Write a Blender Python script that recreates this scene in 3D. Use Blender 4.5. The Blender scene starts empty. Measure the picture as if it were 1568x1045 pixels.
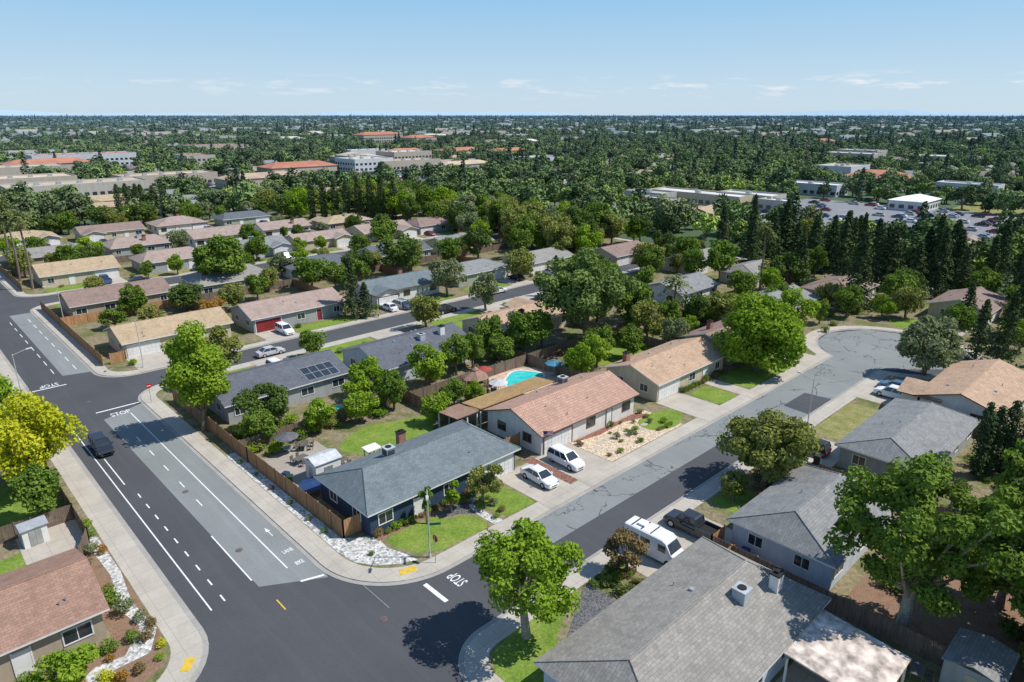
import bpy, math, random, bmesh
import numpy as np
from mathutils import Vector, Matrix
R=random.Random(7)
sc=bpy.context.scene
COL=sc.collection
PHI=math.radians(43.5)

# ------------------------------------------------------------------ materials
def newmat(name):
    m=bpy.data.materials.new(name); m.use_nodes=True
    nt=m.node_tree; nt.nodes.clear()
    out=nt.nodes.new('ShaderNodeOutputMaterial')
    return m,nt,out
def N(nt,t,**k):
    n=nt.nodes.new(t)
    for a,b in k.items(): setattr(n,a,b)
    return n
def c4(c): return (c[0],c[1],c[2],1)
def mixc(nt,fac,a,b,mode='MIX'):
    n=N(nt,'ShaderNodeMix',data_type='RGBA',blend_type=mode)
    for s,val in ((n.inputs[0],fac),(n.inputs[6],a),(n.inputs[7],b)):
        if hasattr(val,'is_linked'): nt.links.new(val,s)
        elif isinstance(val,(int,float)): s.default_value=val
        else: s.default_value=c4(val)
    return n.outputs[2]
def noise(nt,vec,scale,detail=3,rough=.55):
    n=N(nt,'ShaderNodeTexNoise'); n.inputs['Scale'].default_value=scale
    n.inputs['Detail'].default_value=detail; n.inputs['Roughness'].default_value=rough
    if vec is not None: nt.links.new(vec,n.inputs['Vector'])
    return n.outputs[0]
def ramp(nt,fac,stops):
    n=N(nt,'ShaderNodeValToRGB'); cr=n.color_ramp
    while len(cr.elements)<len(stops): cr.elements.new(.5)
    for e,(p,c) in zip(cr.elements,stops):
        e.position=p; e.color=c4(c) if not isinstance(c,(int,float)) else (c,c,c,1)
    nt.links.new(fac,n.inputs[0]); return n.outputs[0]
def math_(nt,op,a,b=None,clamp=False):
    n=N(nt,'ShaderNodeMath',operation=op,use_clamp=clamp)
    for i,v in enumerate((a,b)):
        if v is None: continue
        if hasattr(v,'is_linked'): nt.links.new(v,n.inputs[i])
        else: n.inputs[i].default_value=v
    return n.outputs[0]
def pos(nt): return N(nt,'ShaderNodeNewGeometry').outputs['Position']
def painted_haze(nt,col,D=2900.,hc=(.19,.29,.345)):  # aerial perspective painted into the base colour: bluer farther from the origin
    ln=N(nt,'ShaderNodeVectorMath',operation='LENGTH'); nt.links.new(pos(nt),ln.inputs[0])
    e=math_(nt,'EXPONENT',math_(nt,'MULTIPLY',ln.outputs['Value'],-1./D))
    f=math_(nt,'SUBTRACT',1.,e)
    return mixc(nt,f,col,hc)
def finish(nt,out,col,rough=.85,bump=None,bs=.3,bd=.02,metal=0,spec=.3):
    p=N(nt,'ShaderNodeBsdfPrincipled')
    if hasattr(col,'is_linked'): nt.links.new(col,p.inputs['Base Color'])
    else: p.inputs['Base Color'].default_value=c4(col)
    p.inputs['Roughness'].default_value=rough; p.inputs['Metallic'].default_value=metal
    p.inputs['Specular IOR Level'].default_value=spec
    if bump is not None:
        b=N(nt,'ShaderNodeBump'); b.inputs['Strength'].default_value=bs; b.inputs['Distance'].default_value=bd
        nt.links.new(bump,b.inputs['Height']); nt.links.new(b.outputs[0],p.inputs['Normal'])
    nt.links.new(p.outputs[0],out.inputs[0])
_mc={}
def plain(name,c,rough=.7,var=.12,scale=1.5,metal=0,spec=.3):
    k=(name,c)
    if k in _mc: return _mc[k]
    m,nt,out=newmat(name)
    n=noise(nt,pos(nt),scale,2)
    lo=[max(0,x*(1-var*1.6)) for x in c]; hi=[min(1,x*(1+var*1.6)) for x in c]
    finish(nt,out,ramp(nt,n,[(.3,lo),(.7,hi)]),rough,metal=metal,spec=spec)
    _mc[k]=m; return m
def asphalt(name,c,crack=0):
    m,nt,out=newmat(name); p=pos(nt)
    n1=noise(nt,p,.12,4); n2=noise(nt,p,14,2); n3=noise(nt,p,.9,5,.7)
    col=ramp(nt,n1,[(.3,[x*.88 for x in c]),(.7,[x*1.12 for x in c])])
    col=mixc(nt,.25,col,ramp(nt,n2,[(.3,[x*.6 for x in c]),(.7,[x*1.5 for x in c])]))
    col=mixc(nt,math_(nt,'MULTIPLY',ramp(nt,n3,[(.58,0.),(.75,1.)]),.3),col,[x*.66 for x in c])
    mp=N(nt,'ShaderNodeMapping'); mp.inputs['Scale'].default_value=(.9,.05,1) ; nt.links.new(p,mp.inputs[0])
    s1=noise(nt,mp.outputs[0],1,3,.6)
    col=mixc(nt,math_(nt,'MULTIPLY',ramp(nt,s1,[(.5,0.),(.72,1.)]),.28),col,[x*1.45 for x in c])
    if crack:
        mp=N(nt,'ShaderNodeMapping'); mp.inputs['Scale'].default_value=(.13,.26,1)
        w=N(nt,'ShaderNodeVectorMath',operation='SCALE'); w.inputs['Scale'].default_value=1.3
        nn=N(nt,'ShaderNodeTexNoise'); nn.inputs['Scale'].default_value=.7; nn.inputs['Detail'].default_value=4; nt.links.new(p,nn.inputs['Vector'])
        nt.links.new(nn.outputs['Color'],w.inputs[0])
        ad=N(nt,'ShaderNodeVectorMath',operation='ADD'); nt.links.new(p,ad.inputs[0]); nt.links.new(w.outputs[0],ad.inputs[1])
        nt.links.new(ad.outputs[0],mp.inputs[0])
        v=N(nt,'ShaderNodeTexVoronoi',feature='DISTANCE_TO_EDGE'); nt.links.new(mp.outputs[0],v.inputs['Vector']); v.inputs['Scale'].default_value=1
        brk=ramp(nt,noise(nt,p,.25,2),[(.42,0.),(.5,1.)])
        f=math_(nt,'MULTIPLY',ramp(nt,v.outputs['Distance'],[(.008,1.),(.018,0.)]),brk)
        col=mixc(nt,math_(nt,'MULTIPLY',f,crack),col,(.045,.045,.047))
    finish(nt,out,col,.9,spec=.2); return m
def concrete(name,c,joint=True):
    m,nt,out=newmat(name); p=pos(nt)
    n1=noise(nt,p,.35,5,.65); n2=noise(nt,p,6,2)
    col=ramp(nt,n1,[(.3,[x*.78 for x in c]),(.7,[x*1.1 for x in c])])
    col=mixc(nt,.2,col,ramp(nt,n2,[(.3,[x*.7 for x in c]),(.7,[x*1.2 for x in c])]))
    if joint:
        b=N(nt,'ShaderNodeTexBrick'); b.offset=0; nt.links.new(p,b.inputs['Vector'])
        b.inputs['Scale'].default_value=1; b.inputs['Brick Width'].default_value=1.5; b.inputs['Row Height'].default_value=1.5
        b.inputs['Mortar Size'].default_value=.025; b.inputs['Mortar Smooth'].default_value=.3
        col=mixc(nt,math_(nt,'MULTIPLY',b.outputs['Fac'],.45),col,[x*.4 for x in c])
    finish(nt,out,col,.9); return m
def ground_mix(name,cs,s1=.25,s2=3.,hz=False,bump=.0):
    m,nt,out=newmat(name); p=pos(nt)
    n1=noise(nt,p,s1,5,.65); n2=noise(nt,p,s2,3,.7)
    k=len(cs); col=ramp(nt,n1,[(.3+.4*i/(k-1),c) for i,c in enumerate(cs)])
    col=mixc(nt,.6,col,ramp(nt,n2,[(.25,.35),(.75,1.7)]),'MULTIPLY')
    if hz: col=painted_haze(nt,col)
    finish(nt,out,col,1,spec=.05); return m
def gravel_mat(name,c,scale=7):
    m,nt,out=newmat(name); p=pos(nt)
    v=N(nt,'ShaderNodeTexVoronoi'); nt.links.new(p,v.inputs['Vector']); v.inputs['Scale'].default_value=scale
    sh=N(nt,'ShaderNodeSeparateColor'); nt.links.new(v.outputs['Color'],sh.inputs[0])
    col=ramp(nt,sh.outputs[0],[(0,[x*.45 for x in c]),(.5,c),(1,[min(1,x*1.35) for x in c])])
    finish(nt,out,col,.95,v.outputs['Distance'],.8,.06); return m
def shingle(name,c,tile=False):
    if ('sh',name) in _mc: return _mc[('sh',name)]
    m,nt,out=newmat(name)
    tc=N(nt,'ShaderNodeTexCoord').outputs['Object']
    b=N(nt,'ShaderNodeTexBrick'); nt.links.new(tc,b.inputs['Vector']); b.inputs['Scale'].default_value=1
    b.inputs['Brick Width'].default_value=.33 if tile else .45; b.inputs['Row Height'].default_value=.38 if tile else .24
    b.inputs['Mortar Size'].default_value=.03 if tile else .012
    b.inputs['Color1'].default_value=c4([x*.88 for x in c]); b.inputs['Color2'].default_value=c4([x*1.13 for x in c])
    b.inputs['Mortar'].default_value=c4([x*.6 for x in c])
    n1=noise(nt,tc,.5,4,.7); n2=noise(nt,tc,9,2)
    col=mixc(nt,.6,b.outputs['Color'],ramp(nt,n1,[(.25,.72),(.75,1.22)]),'MULTIPLY')
    col=mixc(nt,.5,col,ramp(nt,n2,[(.3,.75),(.7,1.25)]),'MULTIPLY')
    mp=N(nt,'ShaderNodeMapping'); mp.inputs['Scale'].default_value=(1.6,.16,1); nt.links.new(tc,mp.inputs[0])
    n3=noise(nt,mp.outputs[0],1,3,.6)
    col=mixc(nt,math_(nt,'MULTIPLY',ramp(nt,n3,[(.5,0.),(.7,1.)]),.3),col,[x*.6 for x in c])
    bm=b.outputs['Fac']
    if tile:
        w=N(nt,'ShaderNodeTexWave'); w.inputs['Scale'].default_value=.96; nt.links.new(tc,w.inputs['Vector']); bm=w.outputs['Fac']
        col=mixc(nt,.3,col,ramp(nt,bm,[(0,.6),(1,1.2)]),'MULTIPLY')
    finish(nt,out,painted_haze(nt,col),.9,spec=.15); _mc[('sh',name)]=m; return m
def stucco(name,c):
    if ('st',name) in _mc: return _mc[('st',name)]
    m,nt,out=newmat(name)
    tc=N(nt,'ShaderNodeTexCoord').outputs['Object']
    mp=N(nt,'ShaderNodeMapping'); mp.inputs['Scale'].default_value=(1,1,.25); nt.links.new(tc,mp.inputs[0])
    n1=noise(nt,mp.outputs[0],1.2,4,.7)
    col=ramp(nt,n1,[(.3,[x*.82 for x in c]),(.7,[min(.85,x*1.07) for x in c])])
    finish(nt,out,painted_haze(nt,col),.9,spec=.15); _mc[('st',name)]=m; return m
def wood(name,c):
    m,nt,out=newmat(name); p=pos(nt)
    mp=N(nt,'ShaderNodeMapping'); mp.inputs['Scale'].default_value=(3.,3.,.35); nt.links.new(p,mp.inputs[0])
    n1=noise(nt,mp.outputs[0],1.5,3,.8)
    finish(nt,out,ramp(nt,n1,[(.25,[x*.5 for x in c]),(.75,[x*1.35 for x in c])]),.85); return m
def foliage(name,ca,cb,trans=.3,hz=False):
    m,nt,out=newmat(name)
    at=N(nt,'ShaderNodeAttribute',attribute_name='tint'); oi=N(nt,'ShaderNodeObjectInfo')
    f=math_(nt,'ADD',math_(nt,'MULTIPLY',at.outputs['Fac'],.75),math_(nt,'MULTIPLY',oi.outputs['Random'],.25 if not hz else .45))
    col=ramp(nt,f,[(.05,ca),(.95,cb)])
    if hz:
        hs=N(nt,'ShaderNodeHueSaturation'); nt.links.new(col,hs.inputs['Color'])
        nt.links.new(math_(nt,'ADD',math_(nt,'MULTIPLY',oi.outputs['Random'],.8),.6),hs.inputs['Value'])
        col=painted_haze(nt,hs.outputs[0])
    d=N(nt,'ShaderNodeBsdfDiffuse'); nt.links.new(col,d.inputs[0])
    if trans>0:
        t=N(nt,'ShaderNodeBsdfTranslucent'); nt.links.new(col,t.inputs[0])
        mx=N(nt,'ShaderNodeMixShader'); mx.inputs[0].default_value=trans
        nt.links.new(d.outputs[0],mx.inputs[1]); nt.links.new(t.outputs[0],mx.inputs[2])
        nt.links.new(mx.outputs[0],out.inputs[0])
    else: nt.links.new(d.outputs[0],out.inputs[0])
    return m

M={}
M['asph']=asphalt('asphalt_dark',(.077,.079,.085))
M['asphL']=asphalt('asphalt_old_grey',(.215,.228,.222),0)
M['asphC']=asphalt('asphalt_old_cracked',(.215,.228,.222),.8)
M['walk']=concrete('concrete_sidewalk',(.47,.425,.36))
M['gutter']=concrete('concrete_gutter',(.36,.34,.31))
M['drive']=concrete('concrete_driveway',(.46,.41,.345))
M['lawn']=ground_mix('lawn_grass',[(.12,.19,.03),(.165,.24,.042),(.23,.27,.065)],.5,5)
M['lawn2']=ground_mix('lawn_dry',[(.15,.18,.05),(.24,.23,.09),(.32,.27,.14)],.5,5)
M['yard']=ground_mix('yard_soil',[(.10,.145,.035),(.15,.155,.065),(.25,.20,.135),(.10,.14,.035)],.22,2.5)
M['mulch']=ground_mix('mulch_bed',[(.17,.105,.07),(.25,.155,.105),(.20,.15,.10)],.8,9)
M['rocks']=gravel_mat('white_gravel',(.50,.49,.46),5)
M['tanrock']=gravel_mat('tan_gravel',(.60,.47,.33),8)
M['redrock']=gravel_mat('red_gravel',(.25,.12,.09),8)
M['darkrock']=gravel_mat('dark_gravel',(.13,.13,.135),8)
M['paint']=plain('road_paint',(.72,.72,.70),.7,.1,3)
M['ypaint']=plain('yellow_paint',(.62,.42,.05),.7,.1,3)
M['glass']=plain('window_glass',(.03,.04,.05),.08,.1,1,spec=.8)
M['trim']=plain('white_trim',(.72,.71,.68),.6,.05)
M['dark']=plain('dark_rubber',(.02,.02,.02),.8,.1)
M['metal']=plain('galvanised_metal',(.45,.46,.47),.4,.1,metal=.5)
M['fence']=wood('cedar_fence',(.34,.19,.10))
M['fence2']=wood('weathered_fence',(.20,.145,.11))
M['fence3']=wood('new_fence',(.46,.25,.12))
M['brick']=plain('chimney_brick',(.30,.15,.11),.9,.3,8)
M['bark']=plain('tree_bark',(.19,.15,.115),.95,.3,6)
M['barkl']=plain('pale_bark',(.38,.33,.27),.95,.25,6)
M['water']=plain('pool_water',(.05,.58,.56),.04,.12,.9,spec=.6)
RC={'blue':(.165,.195,.205),'slate':(.125,.13,.15),'grey':(.25,.25,.245),'beige':(.29,.27,.24),'brown':(.28,.19,.155),
 'rust':(.33,.20,.145),'tan':(.46,.34,.21),'pink':(.38,.28,.235),'orange':(.48,.325,.22)}
def roofm(k):
    if k=='tile': return shingle('terracotta_tile_roof',(.50,.31,.23),True)
    return shingle(k+'_shingle_roof',RC[k])
WC={'navy':(.035,.06,.10),'white':(.72,.70,.66),'cream':(.58,.49,.35),'pale':(.52,.57,.62),'tan':(.42,.34,.25),'gray':(.36,.37,.37),'sage':(.35,.37,.30)}
def wallm(k): return stucco(k+'_stucco',WC[k])

# ------------------------------------------------------------------ mesh builder
class MB:
    def __init__(s): s.v=[];s.f=[];s.m=[]
    def poly(s,pts,m=0):
        b=len(s.v); s.v+= [tuple(p) for p in pts]; s.f.append(list(range(b,b+len(pts)))); s.m.append(m)
    def box(s,x0,x1,y0,y1,z0,z1,m=0):
        s.hex([(x0,y0,z0),(x1,y0,z0),(x1,y1,z0),(x0,y1,z0)],[(x0,y0,z1),(x1,y0,z1),(x1,y1,z1),(x0,y1,z1)],m)
    def hex(s,lo,hi,m=0,mtop=None):
        b=len(s.v); n=len(lo); s.v+=list(lo)+list(hi)
        s.f.append([b+i for i in range(n)][::-1]); s.m.append(m)
        s.f.append([b+n+i for i in range(n)]); s.m.append(m if mtop is None else mtop)
        for i in range(n):
            j=(i+1)%n; s.f.append([b+i,b+j,b+n+j,b+n+i]); s.m.append(m)
    def beam(s,p,q,w,m=0):
        s.cyl(p,q,w,w,4,m)
    def cyl(s,p,q,r0,r1,n=8,m=0,cap=True):
        p=Vector(p);q=Vector(q);d=(q-p).normalized()
        a=d.orthogonal().normalized(); c=d.cross(a)
        lo=[tuple(p+(a*math.cos(2*math.pi*i/n)+c*math.sin(2*math.pi*i/n))*r0) for i in range(n)]
        hi=[tuple(q+(a*math.cos(2*math.pi*i/n)+c*math.sin(2*math.pi*i/n))*r1) for i in range(n)]
        s.hex(lo,hi,m)
    def obj(s,name,mats,parent=None,loc=(0,0,0),rot=0,smooth=False,fix=True):
        me=bpy.data.meshes.new(name); me.from_pydata(s.v,[],s.f)
        for m in mats: me.materials.append(m)
        me.polygons.foreach_set('material_index',s.m)
        if fix:
            b=bmesh.new(); b.from_mesh(me); bmesh.ops.recalc_face_normals(b,faces=b.faces); b.to_mesh(me); b.free()
        if smooth: me.polygons.foreach_set('use_smooth',[True]*len(me.polygons))
        return place(me,name,parent,loc,rot)
def place(me,name,parent=None,loc=(0,0,0),rot=0,scale=(1,1,1)):
    o=bpy.data.objects.new(name,me); COL.objects.link(o)
    o.location=loc; o.rotation_euler=(0,0,rot); o.scale=scale
    if parent: o.parent=parent
    return o
def empty(name,loc,rot=0):
    o=bpy.data.objects.new(name,None); COL.objects.link(o); o.location=loc; o.rotation_euler=(0,0,rot); o.empty_display_size=.5
    return o
def sheet(name,pts,z,mat):
    b=MB(); b.poly([(p[0],p[1],z) for p in pts]); return b.obj(name,[mat],fix=False)
def rect(x0,x1,y0,y1): return [(x0,y0),(x1,y0),(x1,y1),(x0,y1)]
def rr(x0,x1,y0,y1,r,n=10):
    P=[]
    for (cx,cy,a0,q) in ((x0+r[0],y0+r[0],180,r[0]),(x1-r[1],y0+r[1],270,r[1]),(x1-r[2],y1-r[2],0,r[2]),(x0+r[3],y1-r[3],90,r[3])):
        if q<=0: P.append((cx,cy)); continue
        for i in range(n+1):
            a=math.radians(a0+90*i/n); P.append((cx+q*math.cos(a),cy+q*math.sin(a)))
    return P
def slab(name,pts,z0,z1,mat):
    b=MB(); b.hex([(p[0],p[1],z0) for p in pts],[(p[0],p[1],z1) for p in pts]); return b.obj(name,[mat])
def blob(cx,cy,rx,ry,seed=0,n=28,am=.12,rot=0):
    q=random.Random(seed); ph=[q.random()*6.28 for _ in range(3)]; P=[]
    for i in range(n):
        a=2*math.pi*i/n; k=1+am*(math.sin(2*a+ph[0])+.6*math.sin(3*a+ph[1])+.4*math.sin(5*a+ph[2]))
        x=rx*k*math.cos(a); y=ry*k*math.sin(a)
        P.append((cx+x*math.cos(rot)-y*math.sin(rot),cy+x*math.sin(rot)+y*math.cos(rot)))
    return P

# ------------------------------------------------------------------ terrain
ZB=.12; ZY=.126; ZL=.134; ZD=.142; ZP=.150
m,nt,out=newmat('plain_ground'); p=pos(nt)
n1=noise(nt,p,.004,6,.65); n2=noise(nt,p,.03,4,.7)
col=ramp(nt,n1,[(.3,(.055,.085,.03)),(.55,(.085,.12,.045)),(.70,(.20,.19,.11))])
col=mixc(nt,ramp(nt,n2,[(.60,0.),(.67,.6)]),col,(.38,.36,.33))
finish(nt,out,painted_haze(nt,col),1,spec=.02); M['plain']=m
b=MB(); ring=[(32000*math.cos(2*math.pi*i/64),32000*math.sin(2*math.pi*i/64),0) for i in range(64)]; b.poly(ring)
b.obj('ground',[M['plain']],fix=False)
sheet('road',rect(-70,178,-70,268),.02,M['asph'])
def arc(cx,cy,r,a0,a1,n=16): return [(cx+r*math.cos(math.radians(a0+(a1-a0)*i/n)),cy+r*math.sin(math.radians(a0+(a1-a0)*i/n))) for i in range(n+1)]
def blockA(k):
    r=12+k; yy=40.9+k; a=math.degrees(math.asin((yy-35)/r)); q=8-k
    P=arc(23+8,40.9+8,q,180,270)
    P+=arc(122,35,r,180-a,0)
    P+=[(176-k,35),(176-k,104-k)]+arc(23+5,104-5,5-k,90,180)
    return P
def blockB(k):
    r=12+k; yy=32.8-k; a=math.degrees(math.asin((35-yy)/r)); q=4-k
    P=[(24+k,-68),(176-k,-68),(176-k,35)]+arc(122,35,r,0,-(180-a))+arc(24+4+0,32.8-4,max(q,.5),90,180)
    return P
blocks=[(blockA(0),blockA(1.9),blockA(-.42)),(blockB(0),blockB(1.8),blockB(-.42)),
 (rr(21.2,176,111,168.5,(5,0,0,5)),rr(23,174,112.8,166.7,(3.2,0,0,3.2)),rr(20.8,176,110.6,168.9,(5.4,0,0,5.4))),
 (rr(21.2,176,177,229,(5,0,0,5)),rr(23,174,178.8,227.2,(3.2,0,0,3.2)),rr(20.8,176,176.6,229.4,(5.4,0,0,5.4))),
 (rr(21.2,176,237,267,(5,0,0,0)),rr(23,174,238.8,266,(3.2,0,0,0)),rr(20.8,176,236.6,267.4,(5.4,0,0,0))),
 (rr(-68,12,42,267,(0,6,0,0)),rr(-66,9.9,44.2,266,(0,4,0,0)),rr(-68.4,12.42,41.58,267.4,(0,6.4,0,0))),
 (rr(-68,12,-68,32.5,(0,0,6,0)),rr(-66,10.1,-66,30.6,(0,0,4,0)),rr(-68.4,12.42,-68.4,32.9,(0,0,6.4,0)))]
for A,B,G in blocks:
    slab('sidewalk',A,0,ZB,M['walk']); sheet('yard_ground',B,ZY,M['yard']); sheet('gutter',G,.042,M['gutter'])
Z1=.026;Z2=.034
sheet('road_old_surface',[(17.7,49.8),(22.6,46.9),(23.0,49.5),(22.98,98.6),(17.4,96)],Z1,M['asphL'])
sheet('road_old_surface',[(17.2,118),(21.15,117),(21.15,163),(17.2,163)],Z1,M['asphL'])
sheet('road_old_surface',[(38,36.9),(78,36.9),(78.4,33.0),(86,33.0),(86.4,36.9),(93,36.9),(93.4,32.9),(111,32.9),(121,23.3),(131,28),(133.7,35),(131,42.5),(124,46.5),(117,45.8),(111.6,40.85),(42,40.85)],Z1,M['asphC'])
def mark(name,pts,mat='paint',z=Z2): return sheet(name,pts,z,M[mat])
mark('lane_marking',rect(13.62,13.74,49.6,96))
mark('lane_marking',rect(20.55,20.67,50.5,96))
mark('lane_marking',rect(14.4,14.52,76,84))
mark('lane_marking',rect(17.55,17.67,51,60))
b=MB()
for i in range(9): b.poly([(14.85,50+i*2.75,Z2),(14.98,50+i*2.75,Z2),(14.98,51+i*2.75,Z2),(14.85,51+i*2.75,Z2)])
for i in range(6): b.poly([(18.9,66+i*5,Z2),(19.02,66+i*5,Z2),(19.02,67.6+i*5,Z2),(18.9,67.6+i*5,Z2)])
for i in range(8):
    for xx in (16.4,19.4): b.poly([(xx,120+i*5,Z2),(xx+.12,120+i*5,Z2),(xx+.12,122.5+i*5,Z2),(xx,122.5+i*5,Z2)])
b.obj('lane_dashes',[M['paint']],fix=False)
mark('stop_line',rect(27.9,28.3,37.4,40.4)); mark('stop_line',rect(17.2,22.5,98.9,99.2)); mark('stop_line',rect(12.5,16.8,113.5,113.8))
mark('crossing_line',[(20.6,47.9),(22.5,47.3),(22.5,47.55),(20.6,48.15)])
mark('lane_marking',[(18,45.6),(18.12,45.6),(18.12,47.2),(18,47.2)],'ypaint')
mark('lane_marking',rect(24.2,24.28,40,45),'asphL')
def rtext(s,x,y,rot,size,sx=1.):
    c=bpy.data.curves.new('road_lettering','FONT'); c.body=s; c.size=size; c.align_x='CENTER'; c.offset=.012
    o=bpy.data.objects.new('road_lettering',c); COL.objects.link(o); o.location=(x,y,Z2+.004); o.rotation_euler=(0,0,rot); o.scale=(sx,1,1)
    c.materials.append(M['paint'])
rtext('STOP',19.6,96.2,0,1.8,.55); rtext('STOP',31.0,39.0,math.radians(90),1.5,.5); rtext('STOP',14.8,115.4,math.pi,1.8,.55)
rtext('LANE',21.8,52.6,0,.8,.5); rtext('BIKE',21.8,50.3,0,.8,.5)
mark('lane_arrow',[(21.8,56),(21.88,56),(21.88,57.0),(22.05,57.0),(21.84,57.8),(21.63,57.0),(21.8,57.0)])
for x,y in ((23.2,39.2),(18.7,70),(18.6,56),(62,35),(17.5,104)):
    b=MB(); b.cyl((x,y,.0),(x,y,.042),.33,.33,20); b.obj('manhole_cover',[plain('cast_iron',(.13,.10,.09),.7)])
slab('kerb_ramp_pad',[(27.2,42.7),(28.7,42.2),(28.9,42.9),(27.5,43.4)],ZB,ZB+.02,M['ypaint'])
slab('kerb_ramp_pad',[(10.0,44.2),(10.9,45.2),(10.4,45.7),(9.5,44.6)],ZB,ZB+.02,M['ypaint'])
slab('kerb_ramp_pad',[(27.6,103.0),(28.8,103.3),(28.8,103.8),(27.4,103.5)],ZB,ZB+.02,M['ypaint'])

# ------------------------------------------------------------------ vehicles
H_=math.pi/2
WHITE=(.75,.76,.77);SIL=(.45,.46,.48);BLK=(.015,.016,.02)
def car_mesh(kind,col):
    k=('car',kind,col)
    if k in _mc: return _mc[k]
    paint=plain('car_paint',col,.25,.02,1,spec=.7); b=MB()
    def loft(st,zb=.24):
        rings=[]
        for (x,zt,hw) in st:
            h=[(hw*.9,zb),(hw,zb+.12),(hw,zb+(zt-zb)*.6),(hw*.95,zt-.07),(hw*.82,zt)]
            ring=[(x,-a,z) for a,z in h]+[(x,a,z) for a,z in h[::-1]]; rings.append(ring)
        base=len(b.v)
        for r_ in rings: b.v+=r_
        n=10
        for i in range(len(rings)-1):
            for j in range(n):
                q=(j+1)%n; b.f.append([base+i*n+j,base+i*n+q,base+(i+1)*n+q,base+(i+1)*n+j]); b.m.append(0)
        b.f.append([base+j for j in range(n)]); b.m.append(0); b.f.append([base+(len(rings)-1)*n+j for j in range(n)][::-1]); b.m.append(0)
    def cab(g0,r0,r1,g1,zb,zr,hb=.8,hr=.62,bp=(0.,)):
        lo=[(g0,-hb,zb),(g1,-hb,zb),(g1,hb,zb),(g0,hb,zb)]; hi=[(r0,-hr,zr),(r1,-hr,zr),(r1,hr,zr),(r0,hr,zr)]
        b.hex(lo,hi,1)
        b.hex([(r0-.05,-hr-.03,zr-.01),(r1+.05,-hr-.03,zr-.01),(r1+.05,hr+.03,zr-.01),(r0-.05,hr+.03,zr-.01)],[(r0+.12,-hr+.1,zr+.07),(r1-.12,-hr+.1,zr+.07),(r1-.12,hr-.1,zr+.07),(r0+.12,hr-.1,zr+.07)],0)
        for p,q in zip(lo,hi): b.beam(p,q,.055,0)
        for t in bp:
            for s in(-1,1): b.beam((g0+(g1-g0)*t,s*hb,zb),(r0+(r1-r0)*t,s*hr,zr),.05,0)
    L=4.7;wx=1.4;wr=.34;hw=.9
    if kind=='sedan':
        loft([(-2.35,.55,.70),(-2.28,.88,.82),(-1.7,1.0,.88),(-.9,1.0,.9),(.9,.97,.9),(1.6,.88,.88),(2.15,.74,.8),(2.35,.52,.66)]); cab(-1.75,-1.0,.35,1.15,.95,1.42,bp=(.5,))
    elif kind=='suv':
        loft([(-2.3,.6,.74),(-2.25,1.0,.86),(-1.7,1.1,.92),(.9,1.08,.92),(1.7,1.0,.9),(2.2,.85,.84),(2.35,.6,.7)]); cab(-2.2,-1.95,.45,1.2,1.05,1.66,.84,.68,(.35,.65)); wr=.38
    elif kind=='pickup':
        L=5.7; loft([(-2.85,.8,.86),(-2.8,.86,.92),(.6,.9,.94),(1.7,1.12,.94),(2.6,1.02,.9),(2.85,.7,.78)]); cab(-.75,-.55,.95,1.65,.95,1.82,.86,.7,(.5,)); wx=1.85; wr=.42; hw=.94
        b.box(-2.8,-.78,-.93,-.83,.8,1.22,0); b.box(-2.8,-.78,.83,.93,.8,1.22,0); b.box(-2.83,-2.75,-.828,.828,.8,1.2,0); b.box(-.86,-.79,-.828,.828,.8,1.24,0); b.box(-2.74,-.87,-.82,.82,.8,.91,2)
    elif kind=='van':
        L=5.9; loft([(-2.95,2.3,.8),(-2.9,2.45,.9),(-1.,2.5,.95),(1.1,2.48,.95),(1.45,2.3,.93),(2.1,1.35,.93),(2.75,1.1,.88),(2.95,.7,.75)]); wx=1.85; wr=.38; hw=.95
        b.hex([(1.55,-.72,2.12),(2.07,-.78,1.42),(2.07,.78,1.42),(1.55,.72,2.12)],[(1.6,-.72,2.2),(2.13,-.78,1.5),(2.13,.78,1.5),(1.6,.72,2.2)],1)
        for s in(-1,1):
            b.box(.75,1.5,min(s*.935,s*.965),max(s*.935,s*.965),1.35,2.0,1)
            for xx in(-1.8,-.6): b.box(xx-.5,xx+.5,min(s*.935,s*.96),max(s*.935,s*.96),1.45,1.95,1)
        for xx in(-2.2,-1.2,-.2): b.box(xx-.04,xx+.04,-.75,.75,2.49,2.56,2)
        b.box(-1.9,-1.1,-.35,.35,2.5,2.68,0)
    for sx in(-1,1):
        for sy in(-1,1):
            b.cyl((sx*wx,sy*(hw-.24),wr),(sx*wx,sy*(hw+.015),wr),wr,wr,16,2); b.cyl((sx*wx,sy*(hw+.015),wr),(sx*wx,sy*(hw+.03),wr),wr*.6,wr*.55,10,3)
    xe=L/2
    for sy in(-1,1):
        b.box(xe-.28,xe-.08,sy*.62-.16,sy*.62+.16,.56,.72,3); b.box(-xe+.0,-xe+.08,sy*.64-.14,sy*.64+.14,.66,.86,4)
        if kind!='van': b.box(.75,.95,sy*1.0-.08,sy*1.0+.08,.98,1.1,0)
    b.box(xe-.12,xe+.0,-.4,.4,.35,.5,2)
    me=b.obj('tmp',[paint,M['glass'],M['dark'],M['metal'],plain('tail_light',(.35,.02,.02),.3)]); d=me.data; bpy.data.objects.remove(me)
    _mc[k]=d; return d
def car(kind,x,y,rot,col,name='parked_car',z=None): place(car_mesh(kind,col),name,None,(x,y,ZD if z is None else z),rot)

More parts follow.
